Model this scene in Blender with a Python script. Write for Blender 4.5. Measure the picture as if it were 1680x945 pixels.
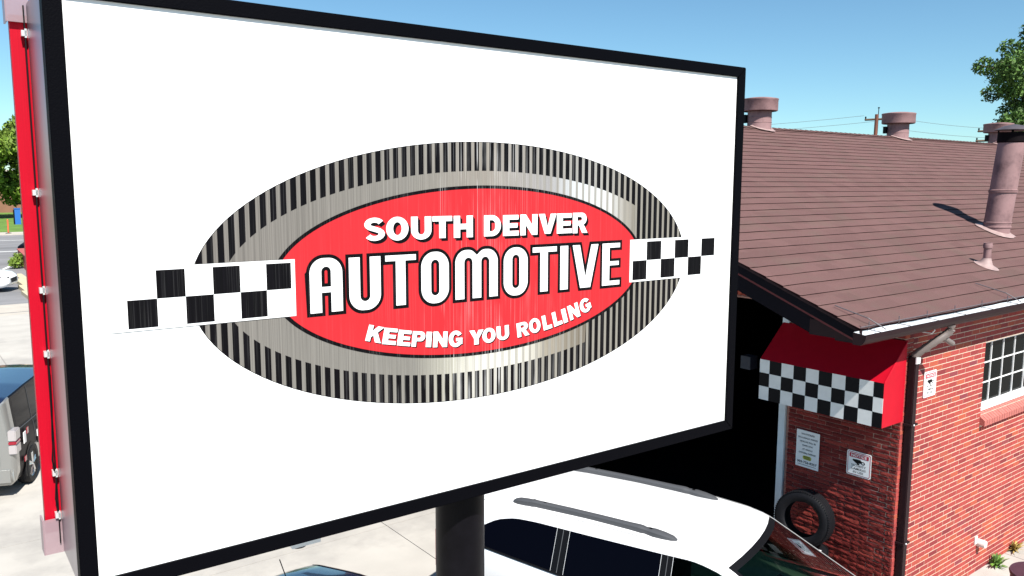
import bpy, bmesh, math, random
import numpy as np
from mathutils import Vector, Matrix
R = math.radians
PI = math.pi
random.seed(7)
sc = bpy.context.scene
for o in list(bpy.data.objects):
    bpy.data.objects.remove(o)
COL = sc.collection

# ------------------------------------------------------------------ camera
cam_d = bpy.data.cameras.new("camera")
cam = bpy.data.objects.new("camera", cam_d)
COL.objects.link(cam)
sc.camera = cam
cam_d.sensor_width = 36.0
cam_d.lens = 36.0 * 1346.21 / 1680.0
cam_d.clip_start = 0.05
cam_d.clip_end = 5000
yaw, pit, rol = R(37.457), R(7.337), R(0.179)
fwd = Vector((math.sin(yaw) * math.cos(pit), math.cos(yaw) * math.cos(pit), -math.sin(pit)))
rgt = Vector((math.cos(yaw), -math.sin(yaw), 0))
upv = rgt.cross(fwd)
r2 = rgt * math.cos(rol) + upv * math.sin(rol)
u2 = -rgt * math.sin(rol) + upv * math.cos(rol)
cam.matrix_world = Matrix(((r2.x, u2.x, -fwd.x, 0), (r2.y, u2.y, -fwd.y, 0), (r2.z, u2.z, -fwd.z, 4.938), (0, 0, 0, 1)))
sc.render.resolution_x = 1680
sc.render.resolution_y = 945

# ------------------------------------------------------------------ light
world = bpy.data.worlds.new("World")
sc.world = world
world.use_nodes = True
wn = world.node_tree
for n in list(wn.nodes):
    wn.nodes.remove(n)
w_out = wn.nodes.new('ShaderNodeOutputWorld')
w_bg = wn.nodes.new('ShaderNodeBackground')
w_sky = wn.nodes.new('ShaderNodeTexSky')
w_sky.sky_type = 'NISHITA'
w_sky.sun_disc = False
LDIR = Vector((0.16, 1.0, -1.235)).normalized()      # direction the sunlight travels
w_sky.sun_elevation = math.asin(-LDIR.z)
w_sky.sun_rotation = math.atan2(-LDIR.x, -LDIR.y)
w_sky.altitude = 300
w_sky.air_density = 0.9
w_sky.dust_density = 0.15
w_sky.ozone_density = 0.6
w_bg.inputs['Strength'].default_value = 0.062
w_tint = wn.nodes.new('ShaderNodeVectorMath')          # white balance of the sky colour as a whole
w_tint.operation = 'MULTIPLY'
w_tint.inputs[1].default_value = (0.79, 1.115, 1.20)
wn.links.new(w_sky.outputs[0], w_tint.inputs[0])
wn.links.new(w_tint.outputs[0], w_bg.inputs['Color'])
wn.links.new(w_bg.outputs[0], w_out.inputs['Surface'])
sun_d = bpy.data.lights.new("sun", 'SUN')
sun_d.energy = 5.0
sun_d.angle = R(0.53)
sun_d.color = (1.0, 0.965, 0.90)
sun = bpy.data.objects.new("sun", sun_d)
COL.objects.link(sun)
sun.rotation_euler = LDIR.to_track_quat('-Z', 'Y').to_euler()
sc.view_settings.view_transform = 'Standard'
sc.view_settings.look = 'None'
sc.view_settings.gamma = 1.0
sc.view_settings.use_curve_mapping = False
sc.view_settings.exposure = 0.88

# ------------------------------------------------------------------ materials
def mat(name, col, rough=0.6, metal=0.0, noise=0.0, nscale=8.0, bump=0.0, bscale=60.0, coat=0.0,
        spec=0.5, tint=None, tscale=1.0, tamt=0.0, stretch=(1, 1, 1), rnd=0.0, attr=None, alpha=None, trans=0.0, ior=1.45):
    m = bpy.data.materials.new(name)
    m.use_nodes = True
    nt = m.node_tree
    b = nt.nodes['Principled BSDF']
    b.inputs['Roughness'].default_value = rough
    b.inputs['Metallic'].default_value = metal
    b.inputs['Coat Weight'].default_value = coat
    b.inputs['Coat Roughness'].default_value = 0.03
    b.inputs['Specular IOR Level'].default_value = spec
    b.inputs['Transmission Weight'].default_value = trans
    b.inputs['IOR'].default_value = ior
    if alpha is not None:
        b.inputs['Alpha'].default_value = alpha
    c4 = (*col, 1)
    b.inputs['Base Color'].default_value = c4
    L = nt.links.new
    src = None
    geo = None
    def coords():
        nonlocal geo
        if geo is None:
            g = nt.nodes.new('ShaderNodeNewGeometry')
            mp = nt.nodes.new('ShaderNodeMapping')
            mp.inputs['Scale'].default_value = stretch
            L(g.outputs['Position'], mp.inputs['Vector'])
            geo = mp.outputs[0]
        return geo
    cur = None
    if noise > 0:
        n = nt.nodes.new('ShaderNodeTexNoise')
        n.inputs['Scale'].default_value = nscale
        n.inputs['Detail'].default_value = 5
        L(coords(), n.inputs['Vector'])
        mr = nt.nodes.new('ShaderNodeMapRange')
        mr.inputs[1].default_value = 0.25
        mr.inputs[2].default_value = 0.75
        mr.inputs[3].default_value = 1 - noise
        mr.inputs[4].default_value = 1 + noise
        L(n.outputs[0], mr.inputs[0])
        mx = nt.nodes.new('ShaderNodeVectorMath')
        mx.operation = 'SCALE'
        mx.inputs[0].default_value = col
        L(mr.outputs[0], mx.inputs['Scale'])
        cur = mx.outputs[0]
    if tint is not None:
        n = nt.nodes.new('ShaderNodeTexNoise')
        n.inputs['Scale'].default_value = tscale
        n.inputs['Detail'].default_value = 6
        n.inputs['Roughness'].default_value = 0.65
        L(coords(), n.inputs['Vector'])
        mr = nt.nodes.new('ShaderNodeMapRange')
        mr.inputs[1].default_value = 0.48
        mr.inputs[2].default_value = 0.68
        mr.inputs[4].default_value = tamt
        L(n.outputs[0], mr.inputs[0])
        mx = nt.nodes.new('ShaderNodeMix')
        mx.data_type = 'RGBA'
        L(mr.outputs[0], mx.inputs['Factor'])
        if cur is not None:
            L(cur, mx.inputs[6])
        else:
            mx.inputs[6].default_value = c4
        mx.inputs[7].default_value = (*tint, 1)
        cur = mx.outputs[2]
    if rnd > 0 or attr:
        if attr:
            a = nt.nodes.new('ShaderNodeAttribute')
            a.attribute_name = attr
            fac = a.outputs['Fac']
        else:
            a = nt.nodes.new('ShaderNodeObjectInfo')
            fac = a.outputs['Random']
        cr = nt.nodes.new('ShaderNodeMapRange')
        cr.inputs[3].default_value = 1 - rnd
        cr.inputs[4].default_value = 1 + rnd
        L(fac, cr.inputs[0])
        mx = nt.nodes.new('ShaderNodeVectorMath')
        mx.operation = 'SCALE'
        if cur is not None:
            L(cur, mx.inputs[0])
        else:
            mx.inputs[0].default_value = col
        L(cr.outputs[0], mx.inputs['Scale'])
        cur = mx.outputs[0]
    if cur is not None:
        L(cur, b.inputs['Base Color'])
    if bump > 0:
        n = nt.nodes.new('ShaderNodeTexNoise')
        n.inputs['Scale'].default_value = bscale
        n.inputs['Detail'].default_value = 4
        L(coords(), n.inputs['Vector'])
        bp = nt.nodes.new('ShaderNodeBump')
        bp.inputs['Strength'].default_value = bump
        bp.inputs['Distance'].default_value = 0.02
        L(n.outputs[0], bp.inputs['Height'])
        L(bp.outputs[0], b.inputs['Normal'])
    return m

def ramp_mat(name, stops, src='random', attr='tint', rough=0.85, noise=0.2, nscale=40, bump=0.3, bscale=90):
    """colour picked per piece from a ramp (object random or face attribute)"""
    m = bpy.data.materials.new(name)
    m.use_nodes = True
    nt = m.node_tree
    L = nt.links.new
    b = nt.nodes['Principled BSDF']
    b.inputs['Roughness'].default_value = rough
    b.inputs['Specular IOR Level'].default_value = 0.25
    if src == 'random':
        a = nt.nodes.new('ShaderNodeObjectInfo')
        f = a.outputs['Random']
    else:
        a = nt.nodes.new('ShaderNodeAttribute')
        a.attribute_name = attr
        f = a.outputs['Fac']
    cr = nt.nodes.new('ShaderNodeValToRGB')
    e = cr.color_ramp.elements
    while len(e) < len(stops):
        e.new(0.5)
    for i, (p, c) in enumerate(stops):
        e[i].position = p
        e[i].color = (*c, 1)
    L(f, cr.inputs[0])
    g = nt.nodes.new('ShaderNodeNewGeometry')
    n = nt.nodes.new('ShaderNodeTexNoise')
    n.inputs['Scale'].default_value = nscale
    n.inputs['Detail'].default_value = 5
    L(g.outputs['Position'], n.inputs['Vector'])
    mr = nt.nodes.new('ShaderNodeMapRange')
    mr.inputs[1].default_value = 0.25
    mr.inputs[2].default_value = 0.75
    mr.inputs[3].default_value = 1 - noise
    mr.inputs[4].default_value = 1 + noise
    L(n.outputs[0], mr.inputs[0])
    mx = nt.nodes.new('ShaderNodeVectorMath')
    mx.operation = 'SCALE'
    L(cr.outputs[0], mx.inputs[0])
    L(mr.outputs[0], mx.inputs['Scale'])
    L(mx.outputs[0], b.inputs['Base Color'])
    n2 = nt.nodes.new('ShaderNodeTexNoise')
    n2.inputs['Scale'].default_value = bscale
    L(g.outputs['Position'], n2.inputs['Vector'])
    bp = nt.nodes.new('ShaderNodeBump')
    bp.inputs['Strength'].default_value = bump
    bp.inputs['Distance'].default_value = 0.01
    L(n2.outputs[0], bp.inputs['Height'])
    L(bp.outputs[0], b.inputs['Normal'])
    return m

M = {}
M['white'] = mat('white_paint', (0.8, 0.8, 0.8), 0.5, noise=0.04, nscale=3)
M['white_face'] = mat('white_sign_acrylic', (0.86, 0.86, 0.86), 0.45)
M['white_print'] = mat('white_print', (0.82, 0.82, 0.82), 0.5)
M['black_frame'] = mat('black_frame_paint', (0.0018, 0.0018, 0.003), 0.5, bump=0.15, bscale=220, spec=0.04)
M['black_pole'] = mat('black_pole_paint', (0.004, 0.0035, 0.005), 0.4, noise=0.3, nscale=14, bump=0.05, bscale=150, spec=0.12)
M['sheet_metal'] = mat('brushed_sheet_metal', (0.30, 0.275, 0.31), 0.30, metal=0.9, noise=0.1, nscale=14, stretch=(1, 1, 0.15))
M['red_panel'] = mat('red_painted_panel', (0.40, 0.002, 0.014), 0.45, spec=0.2, noise=0.10, nscale=9, stretch=(60, 60, 0.4))
M['plastic_clear'] = mat('frosted_plastic', (0.34, 0.235, 0.26), 0.35, alpha=0.7)
M['silver_clip'] = mat('silver_clip_metal', (0.75, 0.75, 0.75), 0.3, metal=0.5)
M['screw'] = mat('dark_screw_metal', (0.08, 0.08, 0.08), 0.4, metal=0.8)
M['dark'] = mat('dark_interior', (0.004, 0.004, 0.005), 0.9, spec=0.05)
M['trim_brown'] = mat('dark_brown_trim', (0.020, 0.009, 0.011), 0.5, noise=0.15, nscale=8, spec=0.15)
M['trim_red'] = mat('dull_red_trim', (0.10, 0.006, 0.010), 0.6)
M['soffit'] = mat('dark_soffit', (0.006, 0.005, 0.008), 0.8, spec=0.1, noise=0.1, nscale=6)
M['galv'] = mat('galvanised_metal', (0.78, 0.80, 0.82), 0.45, metal=0.25, noise=0.12, nscale=5)
M['wire'] = mat('grey_wire', (0.10, 0.09, 0.10), 0.5)
M['vent'] = mat('painted_vent_mauve', (0.27, 0.160, 0.160), 0.66, noise=0.16, nscale=7, tint=(0.08, 0.042, 0.046), tscale=3.5, tamt=0.75, bump=0.1, bscale=60)
M['cap_grey'] = mat('weathered_cap_metal', (0.10, 0.085, 0.095), 0.5, metal=0.3, noise=0.2, nscale=12)
M['vent_dark'] = mat('soot_and_shade_vent_metal', (0.006, 0.004, 0.005), 0.85, noise=0.3, nscale=20, spec=0.1)  # soot black, deepened to paint in the shade under the caps
M['flash'] = mat('lead_flashing', (0.30, 0.21, 0.20), 0.6, noise=0.2, nscale=16)
M['shingle'] = mat('brown_asphalt_shingle', (0.142, 0.078, 0.074), 0.92, noise=0.22, nscale=160, tint=(0.132, 0.084, 0.074), tscale=2.2, tamt=0.9, bump=0.6, bscale=260, rnd=0.03, spec=0.15)
def tab_tones(m, cx, cy, amt):
    nt = m.node_tree; L = nt.links.new; b = nt.nodes['Principled BSDF']
    src = b.inputs['Base Color'].links[0].from_socket
    g = nt.nodes.new('ShaderNodeNewGeometry'); mp = nt.nodes.new('ShaderNodeVectorMath'); mp.operation = 'MULTIPLY'; mp.inputs[1].default_value = (1 / cx, 1 / cy, 0)
    L(g.outputs['Position'], mp.inputs[0])
    sx = nt.nodes.new('ShaderNodeSeparateXYZ'); L(mp.outputs[0], sx.inputs[0])
    fy = nt.nodes.new('ShaderNodeMath'); fy.operation = 'FLOOR'; L(sx.outputs[1], fy.inputs[0])
    of = nt.nodes.new('ShaderNodeMath'); of.operation = 'MULTIPLY_ADD'; of.inputs[1].default_value = 0.37; L(fy.outputs[0], of.inputs[0]); L(sx.outputs[0], of.inputs[2])
    fx = nt.nodes.new('ShaderNodeMath'); fx.operation = 'FLOOR'; L(of.outputs[0], fx.inputs[0])
    cb = nt.nodes.new('ShaderNodeCombineXYZ'); L(fx.outputs[0], cb.inputs[0]); L(fy.outputs[0], cb.inputs[1])
    wn_ = nt.nodes.new('ShaderNodeTexWhiteNoise'); wn_.noise_dimensions = '3D'; L(cb.outputs[0], wn_.inputs['Vector'])
    mr = nt.nodes.new('ShaderNodeMapRange'); mr.inputs[3].default_value = 1 - amt; mr.inputs[4].default_value = 1 + amt; L(wn_.outputs['Value'], mr.inputs[0])
    v = nt.nodes.new('ShaderNodeVectorMath'); v.operation = 'SCALE'; L(src, v.inputs[0]); L(mr.outputs[0], v.inputs['Scale']); L(v.outputs[0], b.inputs['Base Color'])
tab_tones(M['shingle'], 0.31, 0.2016, 0.07)
M['shingle_edge'] = mat('shingle_cut_edge', (0.010, 0.004, 0.005), 0.95, spec=0.05)
BR = [(0.0, (0.19, 0.030, 0.034)), (0.12, (0.27, 0.042, 0.040)), (0.3, (0.30, 0.048, 0.044)), (0.7, (0.345, 0.056, 0.048)), (0.93, (0.38, 0.080, 0.045)), (1.0, (0.20, 0.040, 0.052))]
M['brick'] = ramp_mat('red_face_brick', BR, noise=0.12, bump=0.25)
M['brick_s'] = ramp_mat('red_face_brick_mass', BR, src='attr', noise=0.12, bump=0.25)
RB = [(0.0, (0.11, 0.012, 0.011)), (0.5, (0.17, 0.020, 0.018)), (1.0, (0.25, 0.038, 0.029))]
M['roman'] = ramp_mat('rough_roman_brick', RB, noise=0.3, nscale=60, bump=0.45, bscale=90)
M['roman_s'] = ramp_mat('rough_roman_brick_mass', RB, src='attr', noise=0.3, nscale=60, bump=0.45, bscale=90)
M['mortar'] = mat('cream_mortar', (0.68, 0.52, 0.40), 0.95, noise=0.2, nscale=30, bump=0.3, bscale=200)
M['mortar_dark'] = mat('rough_mortar', (0.40, 0.20, 0.16), 0.95, noise=0.2, nscale=30, bump=0.3, bscale=120)
M['concrete'] = mat('warm_grey_concrete', (0.405, 0.38, 0.345), 0.9, noise=0.09, nscale=1.3, tint=(0.25, 0.235, 0.22), tscale=0.45, tamt=0.85, bump=0.15, bscale=120, rnd=0.03)  # the slabs' own warm grey, with random stains
M['joint'] = mat('joint_filler', (0.17, 0.15, 0.135), 0.95)
M['asphalt'] = mat('old_grey_asphalt', (0.205, 0.20, 0.205), 0.95, noise=0.12, nscale=0.8, tint=(0.10, 0.10, 0.105), tscale=0.22, tamt=0.7, stretch=(0.25, 1, 1))
M['kerb'] = mat('kerb_concrete', (0.42, 0.38, 0.33), 0.9, noise=0.1, nscale=2)
M['yellow'] = mat('faded_yellow_paint', (0.52, 0.44, 0.28), 0.85, noise=0.15, nscale=3, tint=(0.38, 0.35, 0.32), tscale=3, tamt=0.6)
M['lawn'] = mat('lawn_green', (0.10, 0.19, 0.03), 0.95, noise=0.35, nscale=0.7)
M['dirt'] = mat('far_ground', (0.20, 0.19, 0.15), 0.95, noise=0.2, nscale=0.05)
M['road_paint'] = mat('white_road_paint', (0.6, 0.6, 0.58), 0.8, noise=0.2, nscale=4)
M['rubber'] = mat('tyre_rubber', (0.006, 0.006, 0.008), 0.6, spec=0.25, noise=0.2, nscale=30, bump=0.2, bscale=90)
M['glass_dark'] = mat('dark_window_glass', (0.001, 0.001, 0.003), 0.03, spec=0.5, ior=1.14)
M['glass_win'] = mat('window_pane_glass', (0.002, 0.004, 0.004), 0.04, spec=0.10)
M['glass_clear'] = mat('green_tinted_glass', (0.62, 0.80, 0.66), 0.0, trans=1.0, ior=1.10)
M['brick_sill'] = mat('brick_sill', (0.40, 0.12, 0.10), 0.85, noise=0.15, nscale=20, bump=0.2)
M['awning_red'] = mat('red_awning_metal', (0.42, 0.003, 0.015), 0.5, spec=0.2, noise=0.05, nscale=10)
M['awning_black'] = mat('awning_black_print', (0.002, 0.002, 0.004), 0.5, spec=0.15)
M['awning_white'] = mat('awning_white_print', (0.70, 0.70, 0.69), 0.55, noise=0.05, nscale=12)
M['jamb'] = mat('white_jamb_paint', (0.60, 0.66, 0.70), 0.6, noise=0.08, nscale=6)
M['sign_black'] = mat('black_print', (0.003, 0.003, 0.004), 0.5, spec=0.2)
M['sign_red2'] = mat('notice_red_print', (0.40, 0.012, 0.04), 0.5)
M['leaf_light'] = mat('leaf_bright', (0.13, 0.20, 0.022), 0.7, attr='tint', rnd=0.55)
M['leaf_dark'] = mat('leaf_deep', (0.06, 0.125, 0.018), 0.7, attr='tint', rnd=0.6)
M['bark'] = mat('bark_brown', (0.09, 0.06, 0.04), 0.95, noise=0.3, nscale=6)
M['wood_pole'] = mat('weathered_wood_pole', (0.16, 0.06, 0.04), 0.9, noise=0.3, nscale=3, stretch=(4, 4, 0.3))
M['chrome'] = mat('alloy_metal', (0.62, 0.62, 0.62), 0.25, metal=0.9)
M['lamp_red'] = mat('tail_lamp_red', (0.26, 0.006, 0.02), 0.15, coat=0.5)
M['lamp_clear'] = mat('lamp_lens', (0.62, 0.60, 0.60), 0.12, coat=0.6)
M['lamp_grey'] = mat('smoked_lamp_lens', (0.36, 0.33, 0.33), 0.15, coat=0.5)
M['blue'] = mat('blue_paint', (0.02, 0.12, 0.42), 0.5)
M['orange'] = mat('orange_plastic', (0.70, 0.12, 0.05), 0.6)
M['redwall'] = mat('painted_red_block', (0.36, 0.09, 0.08), 0.85, noise=0.1, nscale=3)
M['rail_grey'] = mat('grey_roof_rail_plastic', (0.060, 0.062, 0.068), 0.55, bump=0.05)
M['black_plastic'] = mat('black_plastic', (0.004, 0.004, 0.005), 0.5, spec=0.2)
M['pvc'] = mat('pale_pipe', (0.62, 0.56, 0.53), 0.5, noise=0.1, nscale=20)
M['weed'] = mat('weed_green', (0.10, 0.20, 0.03), 0.7, attr='tint', rnd=0.6)
M['weed_dry'] = mat('weed_dry', (0.30, 0.22, 0.06), 0.8, attr='tint', rnd=0.5)
M['tan_brick'] = mat('far_building_brick', (0.22, 0.11, 0.07), 0.9, noise=0.1, nscale=1)
M['drum'] = mat('brown_drum_paint', (0.055, 0.022, 0.035), 0.5, noise=0.15, nscale=8)
def paint(name, col, rough=0.3, metal=0.0):
    return mat(name, col, rough, metal=metal, coat=1.0)
M['p_white'] = paint('white_car_paint', (0.80, 0.80, 0.80), 0.35)
M['p_silver'] = paint('silver_car_paint', (0.27, 0.27, 0.26), 0.32, 0.5)
M['p_black'] = mat('black_car_wrap', (0.004, 0.003, 0.005), 0.35, spec=0.5, ior=1.15)
M['p_sky_tint'] = paint('sky_tinted_roof_paint', (0.008, 0.014, 0.038), 0.2)  # dark roofs, with the sky's reflection painted in as navy
M['p_maroon'] = paint('dark_maroon_car_paint', (0.035, 0.008, 0.014), 0.25, 0.3)

# ------------------------------------------------------------------ helpers
def me(name, verts, faces, m=None, smooth=False, mats=None, midx=None, tint=None):
    d = bpy.data.meshes.new(name)
    d.from_pydata([tuple(v) for v in verts], [], faces)
    if mats:
        for x in mats:
            d.materials.append(x)
        if midx:
            d.polygons.foreach_set('material_index', midx)
    elif m:
        d.materials.append(m)
    if smooth:
        d.polygons.foreach_set('use_smooth', [True] * len(d.polygons))
    if tint is not None:
        a = d.attributes.new('tint', 'FLOAT', 'FACE')
        a.data.foreach_set('value', tint)
    d.update()
    return d

def ob(name, data, parent=None, loc=None, rot=None, kind=None):
    o = bpy.data.objects.new(name, data)
    COL.objects.link(o)
    if parent is not None:
        o.parent = parent
    if loc is not None:
        o.location = loc
    if rot is not None:
        o.rotation_euler = rot
    if kind:
        o['kind'] = kind
    return o

def thing(name, label, cat, loc=(0, 0, 0), rz=0.0, group=None):
    o = ob(name, None, loc=loc, rot=(0, 0, rz))
    o['label'] = label
    o['category'] = cat
    if group:
        o['group'] = group
    return o

def tag(o, label, cat, group=None):
    o['label'] = label
    o['category'] = cat
    if group:
        o['group'] = group
    return o

class G:
    """geometry collector"""
    def __init__(s):
        s.v = []; s.f = []; s.mi = []; s.t = []
        s.cm = 0; s.ct = 0.5
    def add(s, vs, fs):
        n = len(s.v)
        s.v += [tuple(v) for v in vs]
        s.f += [tuple(i + n for i in f) for f in fs]
        s.mi += [s.cm] * len(fs)
        s.t += [s.ct] * len(fs)
    def box(s, a, b):
        x0, y0, z0 = a; x1, y1, z1 = b
        s.add([(x0, y0, z0), (x1, y0, z0), (x1, y1, z0), (x0, y1, z0), (x0, y0, z1), (x1, y0, z1), (x1, y1, z1), (x0, y1, z1)],
              [(0, 3, 2, 1), (4, 5, 6, 7), (0, 1, 5, 4), (1, 2, 6, 5), (2, 3, 7, 6), (3, 0, 4, 7)])
    def quad(s, a, b, c, d):
        s.add([a, b, c, d], [(0, 1, 2, 3)])
    def tube(s, pts, r, n=10, cap=True, rs=None):
        pts = [Vector(p) for p in pts]
        rings = []
        up = Vector((0, 0, 1))
        for i, p in enumerate(pts):
            t = (pts[min(i + 1, len(pts) - 1)] - pts[max(i - 1, 0)]).normalized()
            a = t.cross(up)
            if a.length < 1e-3:
                a = t.cross(Vector((1, 0, 0)))
            a.normalize()
            b = a.cross(t).normalized()
            rr = rs[i] if rs else r
            rings.append([p + a * rr * math.cos(2 * PI * k / n) + b * rr * math.sin(2 * PI * k / n) for k in range(n)])
        vs = [v for q in rings for v in q]
        fs = []
        for i in range(len(pts) - 1):
            for k in range(n):
                fs.append((i * n + k, i * n + (k + 1) % n, (i + 1) * n + (k + 1) % n, (i + 1) * n + k))
        if cap:
            fs.append(tuple(range(n)))
            fs.append(tuple((len(pts) - 1) * n + k for k in range(n)))
        s.add(vs, fs)
    def lathe(s, prof, n=32, o=(0, 0, 0), ax=2):
        vs = []
        for (r, h) in prof:
            for k in range(n):
                c, q = r * math.cos(2 * PI * k / n), r * math.sin(2 * PI * k / n)
                p = (c, q, h) if ax == 2 else ((h, c, q) if ax == 0 else (c, h, q))
                vs.append((p[0] + o[0], p[1] + o[1], p[2] + o[2]))
        fs = []
        for i in range(len(prof) - 1):
            for k in range(n):
                fs.append((i * n + k, i * n + (k + 1) % n, (i + 1) * n + (k + 1) % n, (i + 1) * n + k))
        s.add(vs, fs)
    def mesh(s, name, m=None, smooth=False, mats=None, tint=False):
        return me(name, s.v, s.f, m, smooth, mats, s.mi if mats else None, s.t if tint else None)
    def obj(s, name, m=None, parent=None, smooth=False, mats=None, tint=False, kind=None, loc=None, rot=None):
        return ob(name, s.mesh(name, m, smooth, mats, tint), parent, loc, rot, kind)

def bxo(name, a, b, m, parent=None, bev=0.0, **k):
    g = G(); g.box(a, b)
    o = g.obj(name, m, parent, **k)
    if bev:
        bm = bmesh.new(); bm.from_mesh(o.data)
        bmesh.ops.bevel(bm, geom=bm.edges[:], offset=bev, segments=2, affect='EDGES')
        bm.to_mesh(o.data); bm.free()
    return o

def autosmooth(o, ang=35):
    o.data.polygons.foreach_set('use_smooth', [True] * len(o.data.polygons))
    try:
        o.data.set_sharp_from_angle(angle=R(ang))
    except Exception:
        pass

# flat outlines (letters and print) in the XZ plane, facing -Y -------------------------
def curve_mesh(name, splines, offset=0.0, m=None):
    cu = bpy.data.curves.new(name, 'CURVE')
    cu.dimensions = '2D'
    cu.fill_mode = 'BOTH'
    cu.offset = offset
    for s_ in splines:
        sp = cu.splines.new('POLY')
        sp.points.add(len(s_) - 1)
        for p, q in zip(sp.points, s_):
            p.co = (q[0], q[1], 0, 1)
        sp.use_cyclic_u = True
    return _conv(cu, name, m)

def _conv(cu, name, m):
    t = bpy.data.objects.new('tmp_curve', cu)
    COL.objects.link(t)
    dg = bpy.context.evaluated_depsgraph_get()
    dg.update()
    d = bpy.data.meshes.new_from_object(t.evaluated_get(dg))
    bpy.data.objects.remove(t)
    bpy.data.curves.remove(cu)
    d.name = name
    d.materials.clear()
    if m:
        d.materials.append(m)
    n = len(d.vertices)
    co = np.zeros(n * 3); d.vertices.foreach_get('co', co); co = co.reshape(-1, 3)
    co = np.stack([co[:, 0], np.zeros(n), co[:, 1]], 1)
    d.vertices.foreach_set('co', co.ravel())
    d.update()
    return d

def text_mesh(name, txt, size=1.0, offset=0.0, m=None, align='LEFT', spacing=1.0):
    cu = bpy.data.curves.new(name, 'FONT')
    cu.body = txt
    cu.size = size
    cu.offset = offset
    cu.align_x = align
    cu.space_character = spacing
    cu.resolution_u = 6
    return _conv(cu, name, m)

def bounds(d):
    n = len(d.vertices)
    co = np.zeros(n * 3); d.vertices.foreach_get('co', co); co = co.reshape(-1, 3)
    return co, co.min(0), co.max(0)

def fit_mesh(d, x0, x1, z0, z1, shear=0.0):
    """scale a flat mesh so that it fills the given box"""
    co, a, b = bounds(d)
    s = (co - a) / np.maximum(b - a, 1e-9)
    out = np.zeros_like(co)
    out[:, 0] = x0 + s[:, 0] * (x1 - x0) + shear * s[:, 2]
    out[:, 2] = z0 + s[:, 2] * (z1 - z0)
    d.vertices.foreach_set('co', out.ravel())
    d.update()
    return d

def affine_mesh(d, P, U, V):
    co, a, b = bounds(d)
    s = (co - a) / np.maximum(b - a, 1e-9)
    out = np.zeros_like(co)
    out[:, 0] = P[0] + s[:, 0] * U[0] + s[:, 2] * V[0]
    out[:, 2] = P[1] + s[:, 0] * U[1] + s[:, 2] * V[1]
    d.vertices.foreach_set('co', out.ravel())
    d.update()
    return d

# ================================================================== SETTING: ground
far = G(); far.box((-1500, -600, -0.30), (1800, 3500, -0.06))
ob('ground', far.mesh('ground', M['dirt']), kind='structure')
pave = G(); pave.box((-30, -14, -0.058), (60, 35.7, -0.012))
pv = pave.obj('concrete_pavement', M['joint'], kind='structure')
g = G(); g.box((0.006, 0.006, -0.008), (3.094, 2.494, 0.0))
slab = g.mesh('concrete_slab', M['concrete'])
for i in range(-5, 4):
    for j in range(-5, 10):
        y = 10.1 + 2.5 * j
        o = ob('concrete_slab', slab, pv, (5.47 + 3.1 * i, y, 0.0005 * ((i * 7 + j * 3) % 4)))
g = G(); g.box((-30, 35.1, -0.008), (60, 35.7, 0.004))
g.obj('pavement_edge', M['kerb'], kind='structure')
g = G(); g.box((-400, 35.7, -0.058), (500, 88.0, -0.02))
g.obj('road', M['asphalt'], kind='structure')
g = G(); g.box((-400, 36.0, -0.02), (500, 38.3, -0.012))
g.obj('gutter_strip', M['kerb'], kind='structure')
g = G(); g.box((-400, 88.0, -0.058), (500, 88.25, 0.13))
g.obj('kerb', M['kerb'], kind='structure')
g = G(); g.box((-400, 88.25, -0.058), (500, 90.6, 0.12))
g.obj('sidewalk', M['kerb'], kind='structure')
g = G(); g.box((-400, 90.6, -0.058), (500, 150, 0.14))
g.obj('lawn', M['lawn'], kind='structure')
g = G()
for k in range(-8, 30):
    g.box((-44 + 12 * k, 67.4, -0.02), (-44 + 12 * k + 6.5, 67.75, -0.014))
g.box((-400, 80.0, -0.02), (500, 80.18, -0.014))
for k in range(5):
    g.add([(1.2 + k * 2.9, 50.5, -0.013), (1.4 + k * 2.9, 50.5, -0.013), (3.0 + k * 2.9, 56, -0.013), (2.8 + k * 2.9, 56, -0.013)], [(0, 1, 2, 3)])
g.obj('road_marking', M['road_paint'], kind='structure')
g = G(); rr = random.Random(3)
pts = [(5.5, 49.5), (5.25, 47), (5.05, 44), (4.9, 41.6), (4.75, 39.4)]
for a, b in zip(pts[:-1], pts[1:]):
    g.box((a[0] - 0.28, b[1] + 0.05, -0.02), (a[0] + 0.06, a[1] - 0.05, 0.13 + rr.random() * 0.02))
yk = g.obj('yellow_parking_kerb', M['yellow'])
tag(yk, 'worn yellow concrete kerb running beside the white car by the street', 'kerb')

# ================================================================== THE SIGN
UB, DB = 1.83, 2.88
SA = R(-1.283)
UV = Vector((math.cos(SA), math.sin(SA), 0)); NV = Vector((-math.sin(SA), math.cos(SA), 0))
base = UV * UB + NV * DB
sign = thing('billboard_sign', 'big white shop sign with oval red logo and black frame on one black pole', 'sign', base, SA)

class SG(G):
    def add(s, vs, fs):
        super().add([(v[0] - UB, v[1] - DB, v[2]) for v in vs], fs)
def flat(name, m, d, verts, faces, parent):
    """flat print: verts are (u, z)"""
    return ob(name, me(name, [(u - UB, d - DB, z) for u, z in verts], faces, m), parent)
def place_flat(name, data, d, parent):
    o = ob(name, data, parent, (-UB, d - DB, 0))
    return o

g = SG(); g.tube([(1.83, 2.88, -0.02), (1.83, 2.88, 1.8), (1.83, 2.88, 3.68)], 0.106, 40)
autosmooth(g.obj('pole', M['black_pole'], sign))
g = SG(); g.box((1.63, 2.68, 0.0), (2.03, 3.08, 0.02)); pb = g.obj('base_plate', M['black_pole'], sign)
for sx in (-1, 1):
    for sy in (-1, 1):
        g = SG(); g.tube([(1.83 + sx * 0.16, 2.88 + sy * 0.16, 0.02), (1.83 + sx * 0.16, 2.88 + sy * 0.16, 0.06)], 0.014, 6)
        g.obj('anchor_bolt', M['screw'], pb)
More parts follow.
